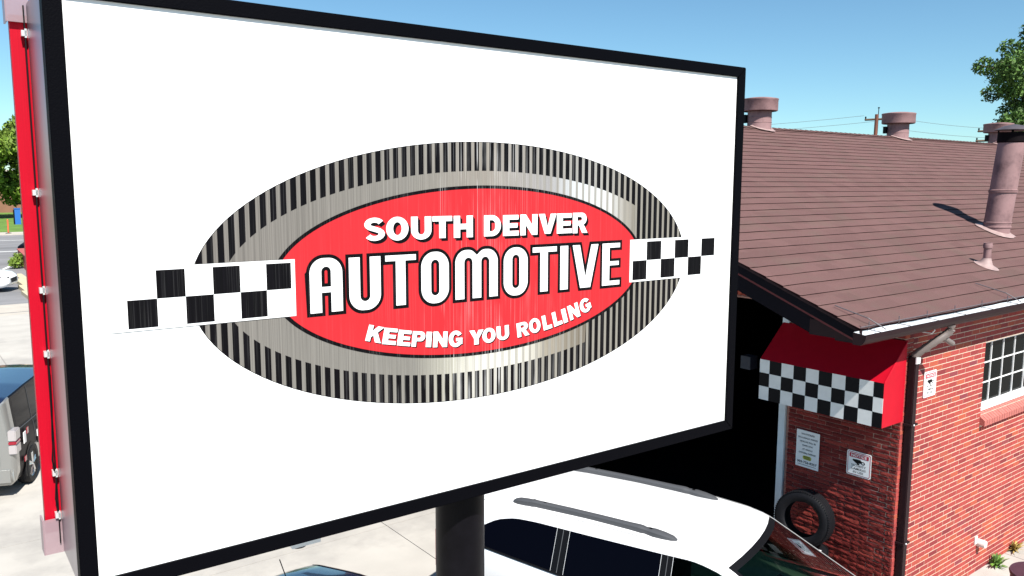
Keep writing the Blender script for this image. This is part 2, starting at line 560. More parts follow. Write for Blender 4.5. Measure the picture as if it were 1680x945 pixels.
# cabinet: four sheet metal sides and a back
cab = SG()
cab.box((0.343, 2.722, 3.678), (3.369, 3.08, 5.492))
co = cab.obj('cabinet', M['sheet_metal'], sign)
for sx_, zs in ((0.343, (5.265, 5.07, 4.874, 4.674, 4.466, 4.267, 4.075, 3.875, 3.72)),):
    for z in zs:
        g = SG(); g.lathe([(0.0001, -0.004), (0.004, -0.003), (0.0045, 0.001)], 10, (sx_, 2.750, z), ax=0)
        g.obj('screw', M['screw'], co)
g = SG()
g.box((0.337, 2.722, 3.674), (0.3425, 2.732, 5.496))
g.obj('cabinet_seam', M['screw'], co)
# frame rails, mitred
xo0, xo1, zo0, zo1 = 0.336, 3.377, 3.668, 5.502
xi0, xi1, zi0, zi1 = 0.3865, 3.323, 3.7205, 5.4535
d0, d1 = 2.669, 2.720
gp = 0.0009
def rail(a, b, c, d_):
    g = SG()
    vs = [(p[0], d0, p[1]) for p in (a, b, c, d_)] + [(p[0], d1, p[1]) for p in (a, b, c, d_)]
    g.add(vs, [(0, 1, 2, 3), (7, 6, 5, 4), (0, 4, 5, 1), (1, 5, 6, 2), (2, 6, 7, 3), (3, 7, 4, 0)])
    o = g.obj('frame_rail', M['black_frame'], sign)
    bm = bmesh.new(); bm.from_mesh(o.data)
    bmesh.ops.recalc_face_normals(bm, faces=bm.faces)
    bmesh.ops.bevel(bm, geom=bm.edges[:], offset=0.0022, segments=2, affect='EDGES')
    bm.to_mesh(o.data); bm.free()
rail((xo0 + gp, zo1), (xi0 + gp, zi1), (xi1 - gp, zi1), (xo1 - gp, zo1))
rail((xo0 + gp, zo0), (xo1 - gp, zo0), (xi1 - gp, zi0), (xi0 + gp, zi0))
rail((xo0, zo0 + gp), (xi0, zi0 + gp), (xi0, zi1 - gp), (xo0, zo1 - gp))
rail((xo1, zo0 + gp), (xo1, zo1 - gp), (xi1, zi1 - gp), (xi1, zi0 + gp))
# red panel behind, end brackets, clips
g = SG(); g.box((0.297, 3.115, 3.735), (3.42, 3.150, 5.462))
rp = g.obj('red_backing_panel', M['red_panel'], sign)
for z0, z1 in ((3.664, 3.787), (5.438, 5.56)):
    g = SG()
    g.box((0.286, 3.098, z0), (0.352, 3.103, z1))
    g.box((0.286, 3.104, z0), (0.291, 3.165, z1))
    g.obj('corner_bracket', M['plastic_clear'], sign)
for z in (5.404, 4.9, 4.578, 4.363, 3.95, 3.80):
    g = SG(); g.box((0.326, 3.088, z - 0.009), (0.343, 3.112, z + 0.009))
    g.box((0.335, 3.088, z - 0.014), (0.3415, 3.10, z + 0.014))
    g.obj('clip', M['silver_clip'], sign)
g = SG()
wp = [(0.338, 3.088, 4.32), (0.337, 3.09, 4.2), (0.333, 3.09, 4.08), (0.328, 3.087, 4.0), (0.336, 3.092, 3.93), (0.330, 3.088, 3.86), (0.337, 3.092, 3.80)]
g.tube(wp, 0.0028, 6)
g.obj('cable', M['black_plastic'], sign)
g = SG(); g.box((0.3345, 3.09, 3.70), (0.338, 3.108, 5.49)); g.obj('gap_seal', M['black_plastic'], sign)
g = SG(); g.box((1.085, 2.90, 3.545), (1.20, 3.06, 3.665)); jb = g.obj('junction_box', M['galv'], sign)
g = SG(); g.lathe([(0.0001, -0.03), (0.03, -0.03), (0.03, 0.0)], 16, (1.14, 2.98, 3.545)); g.obj('photocell', M['rail_grey'], jb)

g = SG(); g.box((xi0 - 0.012, 2.680, zi0 - 0.012), (xi1 + 0.012, 2.700, zi1 + 0.012))
face = g.obj('sign_face', M['white_face'], sign)

def print_mat(name, col, dark_noise=0.0, streak=0.5, lines=0.0, rough=0.42):
    m = bpy.data.materials.new(name); m.use_nodes = True
    nt = m.node_tree; L = nt.links.new
    b = nt.nodes['Principled BSDF']; b.inputs['Roughness'].default_value = rough; b.inputs['Specular IOR Level'].default_value = 0.12
    tc = nt.nodes.new('ShaderNodeTexCoord')
    sp = nt.nodes.new('ShaderNodeSeparateXYZ'); L(tc.outputs['Object'], sp.inputs[0])
    def nz(su, sv, seed, det=2):
        mp = nt.nodes.new('ShaderNodeMapping'); mp.inputs['Scale'].default_value = (su, 0, sv); mp.inputs['Location'].default_value = (seed, seed, seed)
        L(tc.outputs['Object'], mp.inputs[0])
        n = nt.nodes.new('ShaderNodeTexNoise'); n.inputs['Scale'].default_value = 1; n.inputs['Detail'].default_value = det
        L(mp.outputs[0], n.inputs['Vector'])
        return n.outputs[0]
    def rng(f, a, b_, c=0.0, d=1.0):
        mr = nt.nodes.new('ShaderNodeMapRange'); mr.inputs[1].default_value = a; mr.inputs[2].default_value = b_; mr.inputs[3].default_value = c; mr.inputs[4].default_value = d
        L(f, mr.inputs[0]); return mr.outputs[0]
    def mul(a, b_):
        x = nt.nodes.new('ShaderNodeMath'); x.operation = 'MULTIPLY'; L(a, x.inputs[0])
        if isinstance(b_, float): x.inputs[1].default_value = b_
        else: L(b_, x.inputs[1])
        return x.outputs[0]
    # vertical sun glare painted into the print, strongest over the middle of the oval
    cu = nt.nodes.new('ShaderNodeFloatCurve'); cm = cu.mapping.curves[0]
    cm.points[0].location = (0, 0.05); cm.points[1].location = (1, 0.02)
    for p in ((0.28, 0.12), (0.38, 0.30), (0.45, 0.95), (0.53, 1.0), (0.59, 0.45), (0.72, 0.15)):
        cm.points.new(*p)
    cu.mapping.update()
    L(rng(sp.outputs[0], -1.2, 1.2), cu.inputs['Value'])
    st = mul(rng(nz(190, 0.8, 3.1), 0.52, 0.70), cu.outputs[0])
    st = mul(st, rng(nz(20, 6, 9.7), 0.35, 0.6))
    mx = nt.nodes.new('ShaderNodeMix'); mx.data_type = 'RGBA'
    base_n = rng(nz(90, 3.0, 1.3), 0.3, 0.7, 1 - dark_noise, 1 + dark_noise)
    sc_ = nt.nodes.new('ShaderNodeVectorMath'); sc_.operation = 'SCALE'; sc_.inputs[0].default_value = col
    L(base_n, sc_.inputs['Scale'])
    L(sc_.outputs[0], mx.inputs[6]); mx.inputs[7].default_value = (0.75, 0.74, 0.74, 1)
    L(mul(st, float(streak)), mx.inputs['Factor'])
    L(mx.outputs[2], b.inputs['Base Color'])
    return m, nt, sp, mx, b, rng, mul

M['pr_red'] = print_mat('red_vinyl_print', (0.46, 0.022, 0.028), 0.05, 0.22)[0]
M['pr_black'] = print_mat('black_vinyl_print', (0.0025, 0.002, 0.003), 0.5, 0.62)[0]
# chrome look print: greys that change along the ring, ribbed
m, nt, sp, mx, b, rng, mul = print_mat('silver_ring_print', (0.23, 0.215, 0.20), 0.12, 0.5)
L = nt.links.new
def ramp1(f, stops):
    cr = nt.nodes.new('ShaderNodeValToRGB'); e = cr.color_ramp.elements
    while len(e) < len(stops): e.new(0.5)
    for i, (p, c) in enumerate(stops):
        e[i].position = p; e[i].color = (*c, 1)
    L(f, cr.inputs[0]); return cr.outputs[0]
uu = rng(sp.outputs[0], -1.2, 1.2)
def U_(u): return (u - 1.83 + 1.2) / 2.4
topr = ramp1(uu, [(U_(0.8), (0.15, 0.137, 0.125)), (U_(1.5), (0.175, 0.163, 0.147)), (U_(1.85), (0.23, 0.205, 0.18)), (U_(2.15), (0.26, 0.25, 0.25)), (U_(2.33), (0.50, 0.52, 0.53)), (U_(2.45), (0.55, 0.56, 0.56)), (U_(2.58), (0.27, 0.25, 0.22)), (U_(2.72), (0.10, 0.088, 0.062)), (U_(2.9), (0.18, 0.16, 0.125))])
botr = ramp1(uu, [(U_(0.8), (0.16, 0.148, 0.135)), (U_(1.5), (0.175, 0.165, 0.148)), (U_(1.68), (0.36, 0.345, 0.29)), (U_(1.8), (0.52, 0.50, 0.45)), (U_(2.02), (0.52, 0.50, 0.44)), (U_(2.14), (0.25, 0.22, 0.175)), (U_(2.35), (0.13, 0.11, 0.085)), (U_(2.9), (0.18, 0.16, 0.125))])
sel = rng(sp.outputs[2], 4.58, 4.60)
m1 = nt.nodes.new('ShaderNodeMix'); m1.data_type = 'RGBA'; L(sel, m1.inputs['Factor']); L(botr, m1.inputs[6]); L(topr, m1.inputs[7])
# rib tone: every second stripe a little darker, most on the right
wv = nt.nodes.new('ShaderNodeMath'); wv.operation = 'MULTIPLY_ADD'; wv.inputs[1].default_value = 1 / 0.03532; wv.inputs[2].default_value = (1.83 - 1.0) / 0.03532
L(sp.outputs[0], wv.inputs[0])
fr = nt.nodes.new('ShaderNodeMath'); fr.operation = 'FRACT'; L(wv.outputs[0], fr.inputs[0])
stp = rng(fr.outputs[0], 0.58, 0.64)
amt = nt.nodes.new('ShaderNodeMapRange'); L(sp.outputs[0], amt.inputs[0]); amt.inputs[1].default_value = -0.3; amt.inputs[2].default_value = 0.35; amt.inputs[3].default_value = 0.10; amt.inputs[4].default_value = 0.85
m2 = nt.nodes.new('ShaderNodeMix'); m2.data_type = 'RGBA'; L(mul(stp, amt.outputs[0]), m2.inputs['Factor']); L(m1.outputs[2], m2.inputs[6]); m2.inputs[7].default_value = (0.225, 0.21, 0.185, 1)
for l in list(nt.links):
    if l.to_socket == mx.inputs[6]:
        nt.links.remove(l)
mpn = nt.nodes.new('ShaderNodeMapping'); mpn.inputs['Scale'].default_value = (240, 0, 1.4)
tcn = nt.nodes.new('ShaderNodeTexCoord'); L(tcn.outputs['Object'], mpn.inputs[0])
nzn = nt.nodes.new('ShaderNodeTexNoise'); nzn.inputs['Scale'].default_value = 1; nzn.inputs['Detail'].default_value = 3; L(mpn.outputs[0], nzn.inputs['Vector'])
scn = nt.nodes.new('ShaderNodeVectorMath'); scn.operation = 'SCALE'; L(m2.outputs[2], scn.inputs[0]); L(rng(nzn.outputs[0], 0.3, 0.7, 0.72, 1.22), scn.inputs['Scale'])
L(scn.outputs[0], mx.inputs[6])
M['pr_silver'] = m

LY = 0.0005
def ellipse(c, r, n=128):
    return [(c[0] + r[0] * math.cos(2 * PI * k / n), c[1] + r[1] * math.sin(2 * PI * k / n)) for k in range(n)]
EC, EO, EI = (1.8375, 4.5858), (1.1415, 0.5065), (1.0437, 0.3968)
RC, RO = (1.8250, 4.5896), (0.8708, 0.3362)
e = ellipse(EC, (EO[0] + 0.002, EO[1] + 0.002)); flat('oval_outline', M['pr_black'], 2.6798, e, [tuple(range(128))], face)
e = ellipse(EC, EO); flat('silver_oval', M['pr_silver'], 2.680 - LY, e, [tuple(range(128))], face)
def ez(c, r, u, s):
    t = 1 - ((u - c[0]) / r[0]) ** 2
    return c[1] + s * r[1] * math.sqrt(t) if t > 0 else c[1]
PER = 0.03532
rib_v, rib_f = [], []
for k in range(-10, 58):
    a, b_ = 1.0 + k * PER, 1.0 + k * PER + 0.0208
    a = max(a, EC[0] - EO[0]); b_ = min(b_, EC[0] + EO[0])
    if b_ - a < 0.002: continue
    for s in (1, -1):
        cols = []
        for i in range(5):
            u = a + (b_ - a) * i / 4
            zo = ez(EC, EO, u, s)
            right = (s > 0 and u > 2.66) or (s < 0 and u > 2.36)
            zi = ez(RC, RO, u, s) if right else ez(EC, EI, u, s)
            cols.append((u, zi, zo))
        n = len(rib_v)
        rib_v += [(c[0], c[1]) for c in cols] + [(c[0], c[2]) for c in cols]
        rib_f += [((n + i, n + i + 1, n + 5 + i + 1, n + 5 + i) if s > 0 else (n + i, n + 5 + i, n + 5 + i + 1, n + i + 1)) for i in range(4)]
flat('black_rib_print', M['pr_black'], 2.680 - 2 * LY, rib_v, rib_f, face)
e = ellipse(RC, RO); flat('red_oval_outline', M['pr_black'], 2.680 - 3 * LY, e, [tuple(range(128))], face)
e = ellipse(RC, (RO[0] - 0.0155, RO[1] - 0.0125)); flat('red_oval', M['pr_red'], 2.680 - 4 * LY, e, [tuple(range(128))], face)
# checker bands
def band(u0, u1, z0, z1, cols, rows, lowfirst, line):
    def rect(u0, u1, z0, z1, m, d, nm):
        flat(nm, m, d, [(u0, z0), (u1, z0), (u1, z1), (u0, z1)], [(0, 1, 2, 3)], face)
    rect(u0 - 0.001, u1 + 0.001, z0 - 0.001, z1 + 0.001, line, 2.680 - 5 * LY, 'checker_band_outline')
    rect(u0, u1, z0, z1, M['white_print'], 2.680 - 6 * LY, 'checker_band')
    for i in range(len(cols) - 1):
        low = (i % 2 == 0)
        zz = (rows[0], rows[1]) if low else (rows[1], rows[2])
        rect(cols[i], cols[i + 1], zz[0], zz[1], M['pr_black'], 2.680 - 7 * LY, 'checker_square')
M['thin_line'] = mat('grey_print_line', (0.30, 0.30, 0.30), 0.5)
M['thin_line2'] = mat('pale_grey_print_line', (0.50, 0.50, 0.50), 0.5)
band(0.4645, 1.042, 4.4825, 4.6765, [0.511, 0.597, 0.6825, 0.7688, 0.8555, 0.943, 1.028], [4.490, 4.578, 4.666], True, M['thin_line'])
band(2.6195, 3.24, 4.4885, 4.681, [2.637, 2.7255, 2.8193, 2.9123, 3.0058, 3.0993, 3.194], [4.4965, 4.5845, 4.670], True, M['thin_line2'])

# --- AUTOMOTIVE: drawn letter shapes (white inside, black border)
Bd = 0.0108
zb, zt = 4.4735 + Bd, 4.682 - Bd
def arc(cx, cz, r, a0, a1, n=14, rz=None):
    rz = rz or r
    return [(cx + r * math.cos(R(a0 + (a1 - a0) * k / n)), cz + rz * math.sin(R(a0 + (a1 - a0) * k / n))) for k in range(n + 1)]
def stadium(x0, x1, z0, z1):
    r = (x1 - x0) / 2; c = (x0 + x1) / 2
    rz = r * 1.0
    return arc(c, z1 - rz, r, 0, 180, rz=rz) + arc(c, z0 + rz, r, 180, 360, rz=rz)
W = {}
def L_A(x0, x1):
    x0 += Bd; x1 -= Bd; w = x1 - x0; st = 0.0430; r = 0.052
    out = [(x0, zb), (x0 + st, zb)] + [(x0 + st, zb + 0.070), (x1 - st, zb + 0.070), (x1 - st, zb), (x1, zb)]
    top = zt + 0.004
    out += [(x1, top - r)] + arc(x1 - r, top - r, r, 0, 90) + arc(x0 + r, top - r, r, 90, 180) + [(x0, top - r)]
    hx0, hx1 = x0 + st, x1 - st
    hr = (hx1 - hx0) / 2
    hole = [(hx0, zb + 0.090), (hx1, zb + 0.090)] + arc((hx0 + hx1) / 2, top - 0.030 - hr, hr, 0, 180)
    return [out, hole]
def L_U(x0, x1):
    x0 += Bd; x1 -= Bd; st = 0.0425; bot = zb - 0.005; r = 0.055
    hx0, hx1 = x0 + st, x1 - st; hr = (hx1 - hx0) / 2
    out = [(x0, zt), (x0, bot + r)] + arc(x0 + r, bot + r, r, 180, 270) + arc(x1 - r, bot + r, r, 270, 360) + [(x1, zt), (hx1, zt)]
    out += arc((hx0 + hx1) / 2, bot + 0.032 + hr, hr, 0, -180) + [(hx0, zt)]
    return [out]
def L_T(x0, x1, stem=0.040, cx=None):
    x0 += Bd; x1 -= Bd; c = cx or (x0 + x1) / 2
    return [[(x0, zt), (x0, zt - 0.021), (c - stem / 2, zt - 0.021), (c - stem / 2, zb), (c + stem / 2, zb), (c + stem / 2, zt - 0.021), (x1, zt - 0.021), (x1, zt)]]
def L_O(x0, x1):
    x0 += Bd; x1 -= Bd; st = 0.0425; t0, t1 = zb - 0.005, zt + 0.005; r = 0.056
    out = arc(x1 - r, t1 - r, r, 0, 90) + arc(x0 + r, t1 - r, r, 90, 180) + arc(x0 + r, t0 + r, r, 180, 270) + arc(x1 - r, t0 + r, r, 270, 360)
    return [out, stadium(x0 + st, x1 - st, t0 + 0.030, t1 - 0.030)]
def L_M(x0, x1):
    x0 += Bd; x1 -= Bd; w = x1 - x0; st = 0.041; top = zt + 0.005; gw = (w - 3 * st) / 2; r = 0.05
    m = (x0 + x1) / 2
    g1 = (x0 + st, x0 + st + gw); g2 = (x1 - st - gw, x1 - st)
    hr = gw / 2
    out = [(x0, zb)] + [(x0, top - r)] + arc(x0 + r, top - r, r, 180, 90) + arc(m - r * 0.8, top - r * 0.8, r * 0.8, 90, 45, 6)
    out += [(m, top - 0.022)] + arc(m + r * 0.8, top - r * 0.8, r * 0.8, 135, 90, 6) + arc(x1 - r, top - r, r, 90, 0) + [(x1, zb), (g2[1], zb)]
    out += arc((g2[0] + g2[1]) / 2, top - 0.030 - hr, hr, 0, 180) + [(g2[0], zb), (g1[1], zb)]
    out += arc((g1[0] + g1[1]) / 2, top - 0.030 - hr, hr, 0, 180) + [(g1[0], zb)]
    return [out]
def L_I(x0, x1): return [[(x0 + Bd, zb), (x1 - Bd, zb), (x1 - Bd, zt), (x0 + Bd, zt)]]
def L_V(x0, x1):
    x0 += Bd; x1 -= Bd; c = (x0 + x1) / 2
    return [[(x0, zt), (c - 0.029, zb), (c + 0.029, zb), (x1, zt), (x1 - 0.041, zt), (c + 0.000, zb + 0.047), (x0 + 0.041, zt)]]
def L_E(x0, x1):
    x0 += Bd; x1 -= Bd; st = 0.043; a = 0.0195; m = (zb + zt) / 2 + 0.004
    return [[(x0, zb), (x1, zb), (x1, zb + a), (x0 + st, zb + a), (x0 + st, m - 0.009), (x1 - 0.006, m - 0.009), (x1 - 0.006, m + 0.009), (x0 + st, m + 0.009), (x0 + st, zt - a), (x1, zt - a), (x1, zt), (x0, zt)]]
auto = [L_A(1.083, 1.226), L_U(1.230, 1.376), L_T(1.374, 1.523, cx=1.4475), L_O(1.524, 1.667), L_M(1.675, 1.897), L_O(1.905, 2.048),
        L_T(2.052, 2.202, cx=2.123), L_I(2.200, 2.2645), L_V(2.268, 2.437), L_E(2.440, 2.567)]
for spl in auto:
    bd = place_flat('letter_border', curve_mesh('letter_border', spl, Bd + 0.0016, M['pr_black']), 2.680 - 5 * LY, face)
    place_flat('letter', curve_mesh('letter', spl, 0.0, M['white_print']), 2.680 - 6 * LY, face)
# --- SOUTH DENVER
sd = [('S', 1.3038, 1.3851, 4.7273, 4.8106), ('O', 1.3906, 1.4827, 4.7252, 4.8119), ('U', 1.4935, 1.5805, 4.7248, 4.8107), ('T', 1.5853, 1.6724, 4.727, 4.8103),
      ('H', 1.6797, 1.7675, 4.7255, 4.8098), ('D', 1.8198, 1.9016, 4.7259, 4.8091), ('E', 1.9116, 1.9906, 4.7243, 4.8077), ('N', 1.9982, 2.0868, 4.7238, 4.8086),
      ('V', 2.0939, 2.1877, 4.726, 4.8089), ('E', 2.1899, 2.2718, 4.7246, 4.8088), ('R', 2.2771, 2.3614, 4.7228, 4.81)]
def arcp(cx, cz, rx, rz, a0, a1, n=12):
    return [(cx + rx * math.cos(R(a0 + (a1 - a0) * k / n)), cz + rz * math.sin(R(a0 + (a1 - a0) * k / n))) for k in range(n + 1)]
def stroke(pts, hw):
    """thick line round a centre line; hw gives half thickness at every point"""
    L_, R_ = [], []
    for i, p in enumerate(pts):
        a, b = pts[max(i - 1, 0)], pts[min(i + 1, len(pts) - 1)]
        dx, dz = b[0] - a[0], b[1] - a[1]; l = math.hypot(dx, dz) or 1
        nx, nz_ = -dz / l, dx / l
        hx = hw[0]; hz = hw[1]
        L_.append((p[0] + nx * hx, p[1] + nz_ * hz)); R_.append((p[0] - nx * hx, p[1] - nz_ * hz))
    return L_ + R_[::-1]
V_, H_ = 0.33, 0.235     # stem and bar thickness of the heavy capitals in a unit box
def glyph(c):
    if c == 'T': return [[(0, 1), (0, 1 - H_), (.5 - V_ / 2, 1 - H_), (.5 - V_ / 2, 0), (.5 + V_ / 2, 0), (.5 + V_ / 2, 1 - H_), (1, 1 - H_), (1, 1)]]
    if c == 'H': return [[(0, 0), (V_, 0), (V_, .38), (1 - V_, .38), (1 - V_, 0), (1, 0), (1, 1), (1 - V_, 1), (1 - V_, .63), (V_, .63), (V_, 1), (0, 1)]]
    if c == 'E': return [[(0, 0), (1, 0), (1, H_), (.40, H_), (.40, .385), (.92, .385), (.92, .605), (.40, .605), (.40, 1 - H_ + .01), (.98, 1 - H_ + .01), (.98, 1), (0, 1)]]
    if c == 'N': return [[(0, 0), (.31, 0), (.31, .50), (.68, 0), (1, 0), (1, 1), (.69, 1), (.69, .49), (.32, 1), (0, 1)]]
    if c == 'V': return [[(0, 1), (.335, 0), (.665, 0), (1, 1), (.665, 1), (.50, .36), (.34, 1)]]
    if c == 'L': return [[(0, 0), (1, 0), (1, .255), (.43, .255), (.43, 1), (0, 1)]]
    if c == 'I': return [[(0, 0), (1, 0), (1, 1), (0, 1)]]
    if c == 'Y': return [[(0, 1), (.335, .40), (.335, 0), (.665, 0), (.665, .40), (1, 1), (.64, 1), (.50, .67), (.36, 1)]]
    if c == 'K': return [[(0, 0), (.30, 0), (.30, .27), (.42, .40), (.62, 0), (1, 0), (.64, .62), (.98, 1), (.58, 1), (.30, .65), (.30, 1), (0, 1)]]
    if c == 'O': return [arcp(.5, .5, .5, .5, 0, 352, 44), arcp(.5, .5, .5 - V_ + .02, .5 - .225, 0, 350, 34)]
    if c == 'U': return [[(0, 1)] + arcp(.5, .40, .5, .40, 180, 360, 26) + [(1, 1), (1 - V_, 1)] + arcp(.5, .40, .5 - V_, .185, 360, 180, 18) + [(V_, 1)]]
    if c == 'D': return [[(0, 0), (.42, 0)] + arcp(.46, .5, .54, .5, -90, 90, 26) + [(.42, 1), (0, 1)], [(V_, H_)] + arcp(.46, .5, .54 - V_ + .01, .5 - H_, -90, 90, 18) + [(V_, 1 - H_)]]
    if c == 'P': return [[(0, 0), (.35, 0), (.35, .36), (.58, .36)] + arcp(.64, .68, .36, .32, -90, 90, 18) + [(0, 1)], [(.35, .575)] + arcp(.56, .68, .10, .105, -90, 90, 10) + [(.35, .785)]]
    if c == 'R': return [[(0, 0), (.32, 0), (.32, .39), (.42, .37), (.63, 0), (1, 0)] + [(.78, .34), (.72, .41)] + arcp(.60, .70, .33, .30, -62, 90, 18) + [(0, 1)], [(.32, .605)] + arcp(.52, .70, .095, .095, -90, 90, 10) + [(.32, .795)]]
    if c == 'G':
        o_ = arcp(.5, .5, .5, .5, 35, 318, 36)
        i_ = arcp(.5, .5, .5 - V_ + .02, .5 - .225, 318, 35, 26)
        return [o_ + [(.98, .16), (.98, .55), (.52, .55), (.52, .355), (.70, .355), (.70, .27)] + i_]
    if c == 'S':
        c_ = arcp(.50, .705, .335, .195, 25, 200, 18) + [(.26, .575), (.50, .505), (.74, .43)] + arcp(.50, .295, .345, .195, 20, -155, 18)
        return [stroke(c_, (.155, .105))]
for ch, u0, u1, z0, z1 in sd:
    d = fit_mesh(curve_mesh('letter', glyph(ch), 0, M['white_print']), u0, u1, z0, z1)
    place_flat('letter', d, 2.680 - 6 * LY, face)
    d2 = fit_mesh(curve_mesh('letter_shadow', glyph(ch), 0, M['pr_black']), u0, u1, z0, z1)
    for dx, dz in ((0.0048, -0.0055), (0.0105, -0.0115)):
        o = ob('letter_drop_print', d2, face, (-UB + dx, 2.680 - (5 if dx < 0.005 else 4.5) * LY - DB, dz))
kyr = [('K', (1.298, 4.367), 0.065, -15.2, 0.060, 72.6), ('E', (1.365, 4.347), 0.057, -10.5, 0.061, 78), ('E', (1.427, 4.335), 0.056, -10.7, 0.059, 80.5), ('P', (1.488, 4.323), 0.056, -8.3, 0.059, 82),
       ('I', (1.550, 4.314), 0.024, -8, 0.059, 84.5), ('N', (1.582, 4.309), 0.064, -5.5, 0.061, 86.5), ('G', (1.653, 4.3), 0.063, -3.4, 0.065, 88.5), ('Y', (1.749, 4.298), 0.068, -1.5, 0.058, 90),
       ('O', (1.812, 4.297), 0.064, 0, 0.061, 91), ('U', (1.883, 4.3), 0.062, 1.5, 0.059, 93.6), ('R', (1.987, 4.302), 0.062, 5.4, 0.060, 97), ('O', (2.052, 4.309), 0.060, 7, 0.063, 100),
       ('L', (2.125, 4.317), 0.047, 9.7, 0.064, 103), ('L', (2.182, 4.327), 0.047, 12, 0.064, 105.5), ('I', (2.235, 4.337), 0.024, 13, 0.064, 107), ('N', (2.271, 4.346), 0.060, 15.0, 0.066, 108.5), ('G', (2.336, 4.366), 0.062, 17, 0.064, 110)]
for ch, P, w, a, h, av in kyr:
    U2 = (w * math.cos(R(a)), w * math.sin(R(a))); V2 = (h * math.cos(R(av)), h * math.sin(R(av)))
    d = affine_mesh(curve_mesh('letter', glyph(ch), 0, M['white_print']), P, U2, V2)
    place_flat('letter', d, 2.680 - 6 * LY, face)
    d2 = affine_mesh(curve_mesh('letter_shadow', glyph(ch), 0, M['pr_black']), P, U2, V2)
    ob('letter_drop_print', d2, face, (-UB + 0.0042, 2.680 - 5 * LY - DB, -0.0042))

# ================================================================== THE BUILDING
XW, YW = 8.61, 4.30
ZR0, YR0, PT, YRG = 3.575, 4.04, 0.375, 10.74
XR0, XR1 = 7.214, 34.0
def zr(y): return ZR0 + PT * (y - YR0)
shop = thing('auto_shop', 'red brick auto repair shop with brown shingle gable roof and dark open bay', 'building', (XW, YW, 0))
class BG(G):
    def add(s, vs, fs):
        super().add([(v[0] - XW, v[1] - YW, v[2]) for v in vs], fs)
def bbox_(name, a, b, m, parent=shop, **k):
    g = BG(); g.box(a, b); return g.obj(name, m, parent, **k)
WX0, WX1, WZ0, WZ1 = 10.585, 12.72, 2.13, 3.015
# front wall core round the window
g = BG()
g.box((XW + 0.006, 4.3028, -0.05), (WX0, 4.60, 3.52)); g.box((WX1, 4.3028, -0.05), (33.4, 4.60, 3.52))
g.box((WX0, 4.3028, -0.05), (WX1, 4.60, WZ0 - 0.15)); g.box((WX0, 4.3028, WZ1), (WX1, 4.60, 3.52))
fw = g.obj('front_wall', M['mortar'], shop)
g = BG()
g.box((XW + 0.008, 4.60, -0.05), (XW + 0.30, 5.705, 3.60))
g.box((XW + 0.008, 5.705, 3.515), (XW + 0.30, 9.60, 3.60)); g.box((XW + 0.008, 9.60, -0.05), (XW + 0.30, 17.18, 3.60))
# gable triangle
zt_ = lambda y: (zr(y) if y <= YRG else zr(2 * YRG - y)) - 0.13
for xx0, xx1 in ((XW + 0.008, XW + 0.30), (33.1, 33.4)):
    vs = [(xx0, 4.32, 3.60), (xx0, YRG, 3.60), (xx0, 17.16, 3.60), (xx0, 17.16, zt_(17.16)), (xx0, YRG, zt_(YRG)), (xx0, 4.32, zt_(4.32))]
    vs += [(xx1, v[1], v[2]) for v in vs]
    g.add(vs, [(0, 1, 4, 5), (1, 2, 3, 4), (6, 11, 10, 7), (7, 10, 9, 8), (0, 5, 11, 6), (5, 4, 10, 11), (4, 3, 9, 10), (3, 2, 8, 9)])
g.box((33.1, 4.60, -0.05), (33.4, 17.18, 3.60)); g.box((XW + 0.3, 16.9, -0.05), (33.1, 17.18, 3.60))
gw = g.obj('gable_wall', M['mortar_dark'], shop)
# interior of the bay
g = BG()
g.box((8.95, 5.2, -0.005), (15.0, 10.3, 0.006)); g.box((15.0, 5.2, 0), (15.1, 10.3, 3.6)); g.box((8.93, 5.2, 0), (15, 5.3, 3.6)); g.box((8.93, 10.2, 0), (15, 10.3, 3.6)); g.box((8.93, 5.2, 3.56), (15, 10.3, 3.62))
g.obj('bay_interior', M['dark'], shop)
bbox_('hanging_box', (8.80, 6.40, 2.53), (8.95, 6.55, 2.70), mat('dull_blue_box', (0.016, 0.02, 0.034), 0.6))
# door track lines inside opening
bbox_('bay_lintel', (XW - 0.012, 5.80, 3.495), (XW + 0.20, 9.6, 3.515), M['mortar_dark'])

# ---- front wall bricks
BL, BH, JM = 0.190, 0.0522, 0.0105
rb = random.Random(11)
bricks = []
for r in range(0, 56):
    z0 = r * 0.0630 + 0.004
    if z0 + BH > 3.50: break
    xst = 8.795 - (0.1 if r % 2 else 0)
    x = xst
    while x < 33.3:
        a, b = max(x, 8.792), x + BL
        x += 0.2
        inw = (z0 + BH > 1.99 and z0 < WZ1 + 0.002)
        segs = [(a, b)]
        if inw:
            wx0, wx1 = WX0 + 0.0, WX1
            segs = [(s, min(e, wx0)) for s, e in [(a, b)] if s < wx0 - 0.01] + [(max(s, wx1), e) for s, e in [(a, b)] if e > wx1 + 0.01]
        for s, e in segs:
            if e - s > 0.02:
                bricks.append((s, e, z0, rb.uniform(-0.0012, 0.0010), rb.random()))
cp = Vector((0, 0, 4.938))
def inview(p):
    d = Vector(p) - cp
    w = d.dot(fwd)
    if w < 0.1: return False
    return abs(d.dot(r2) / w) < 840 / 1346 and abs(d.dot(u2) / w) < 472.5 / 1346
full = G(); full.box((0, 0, 0), (BL, 0.02, BH))
bm_full = full.mesh('brick', M['brick'])
cand = [(b, (Vector(((b[0] + b[1]) / 2, 4.3, b[2])) - cp).length) for b in bricks if abs((b[1] - b[0]) - BL) < 1e-4 and inview(((b[0] + b[1]) / 2, 4.3, b[2] + 0.03))]
cand.sort(key=lambda t: t[1])
pick = set(id(t[0]) for t in cand[:300])
g = BG()
for b in bricks:
    if id(b) in pick:
        ob('brick', bm_full, fw, (b[0] - XW, 4.30 - YW + b[3], b[2]))
    else:
        g.ct = b[4]
        g.box((b[0], 4.30 + b[3], b[2]), (b[1], 4.32, b[2] + BH))
o = g.obj('brick_courses', M['brick_s'], fw, tint=True, kind='stuff')

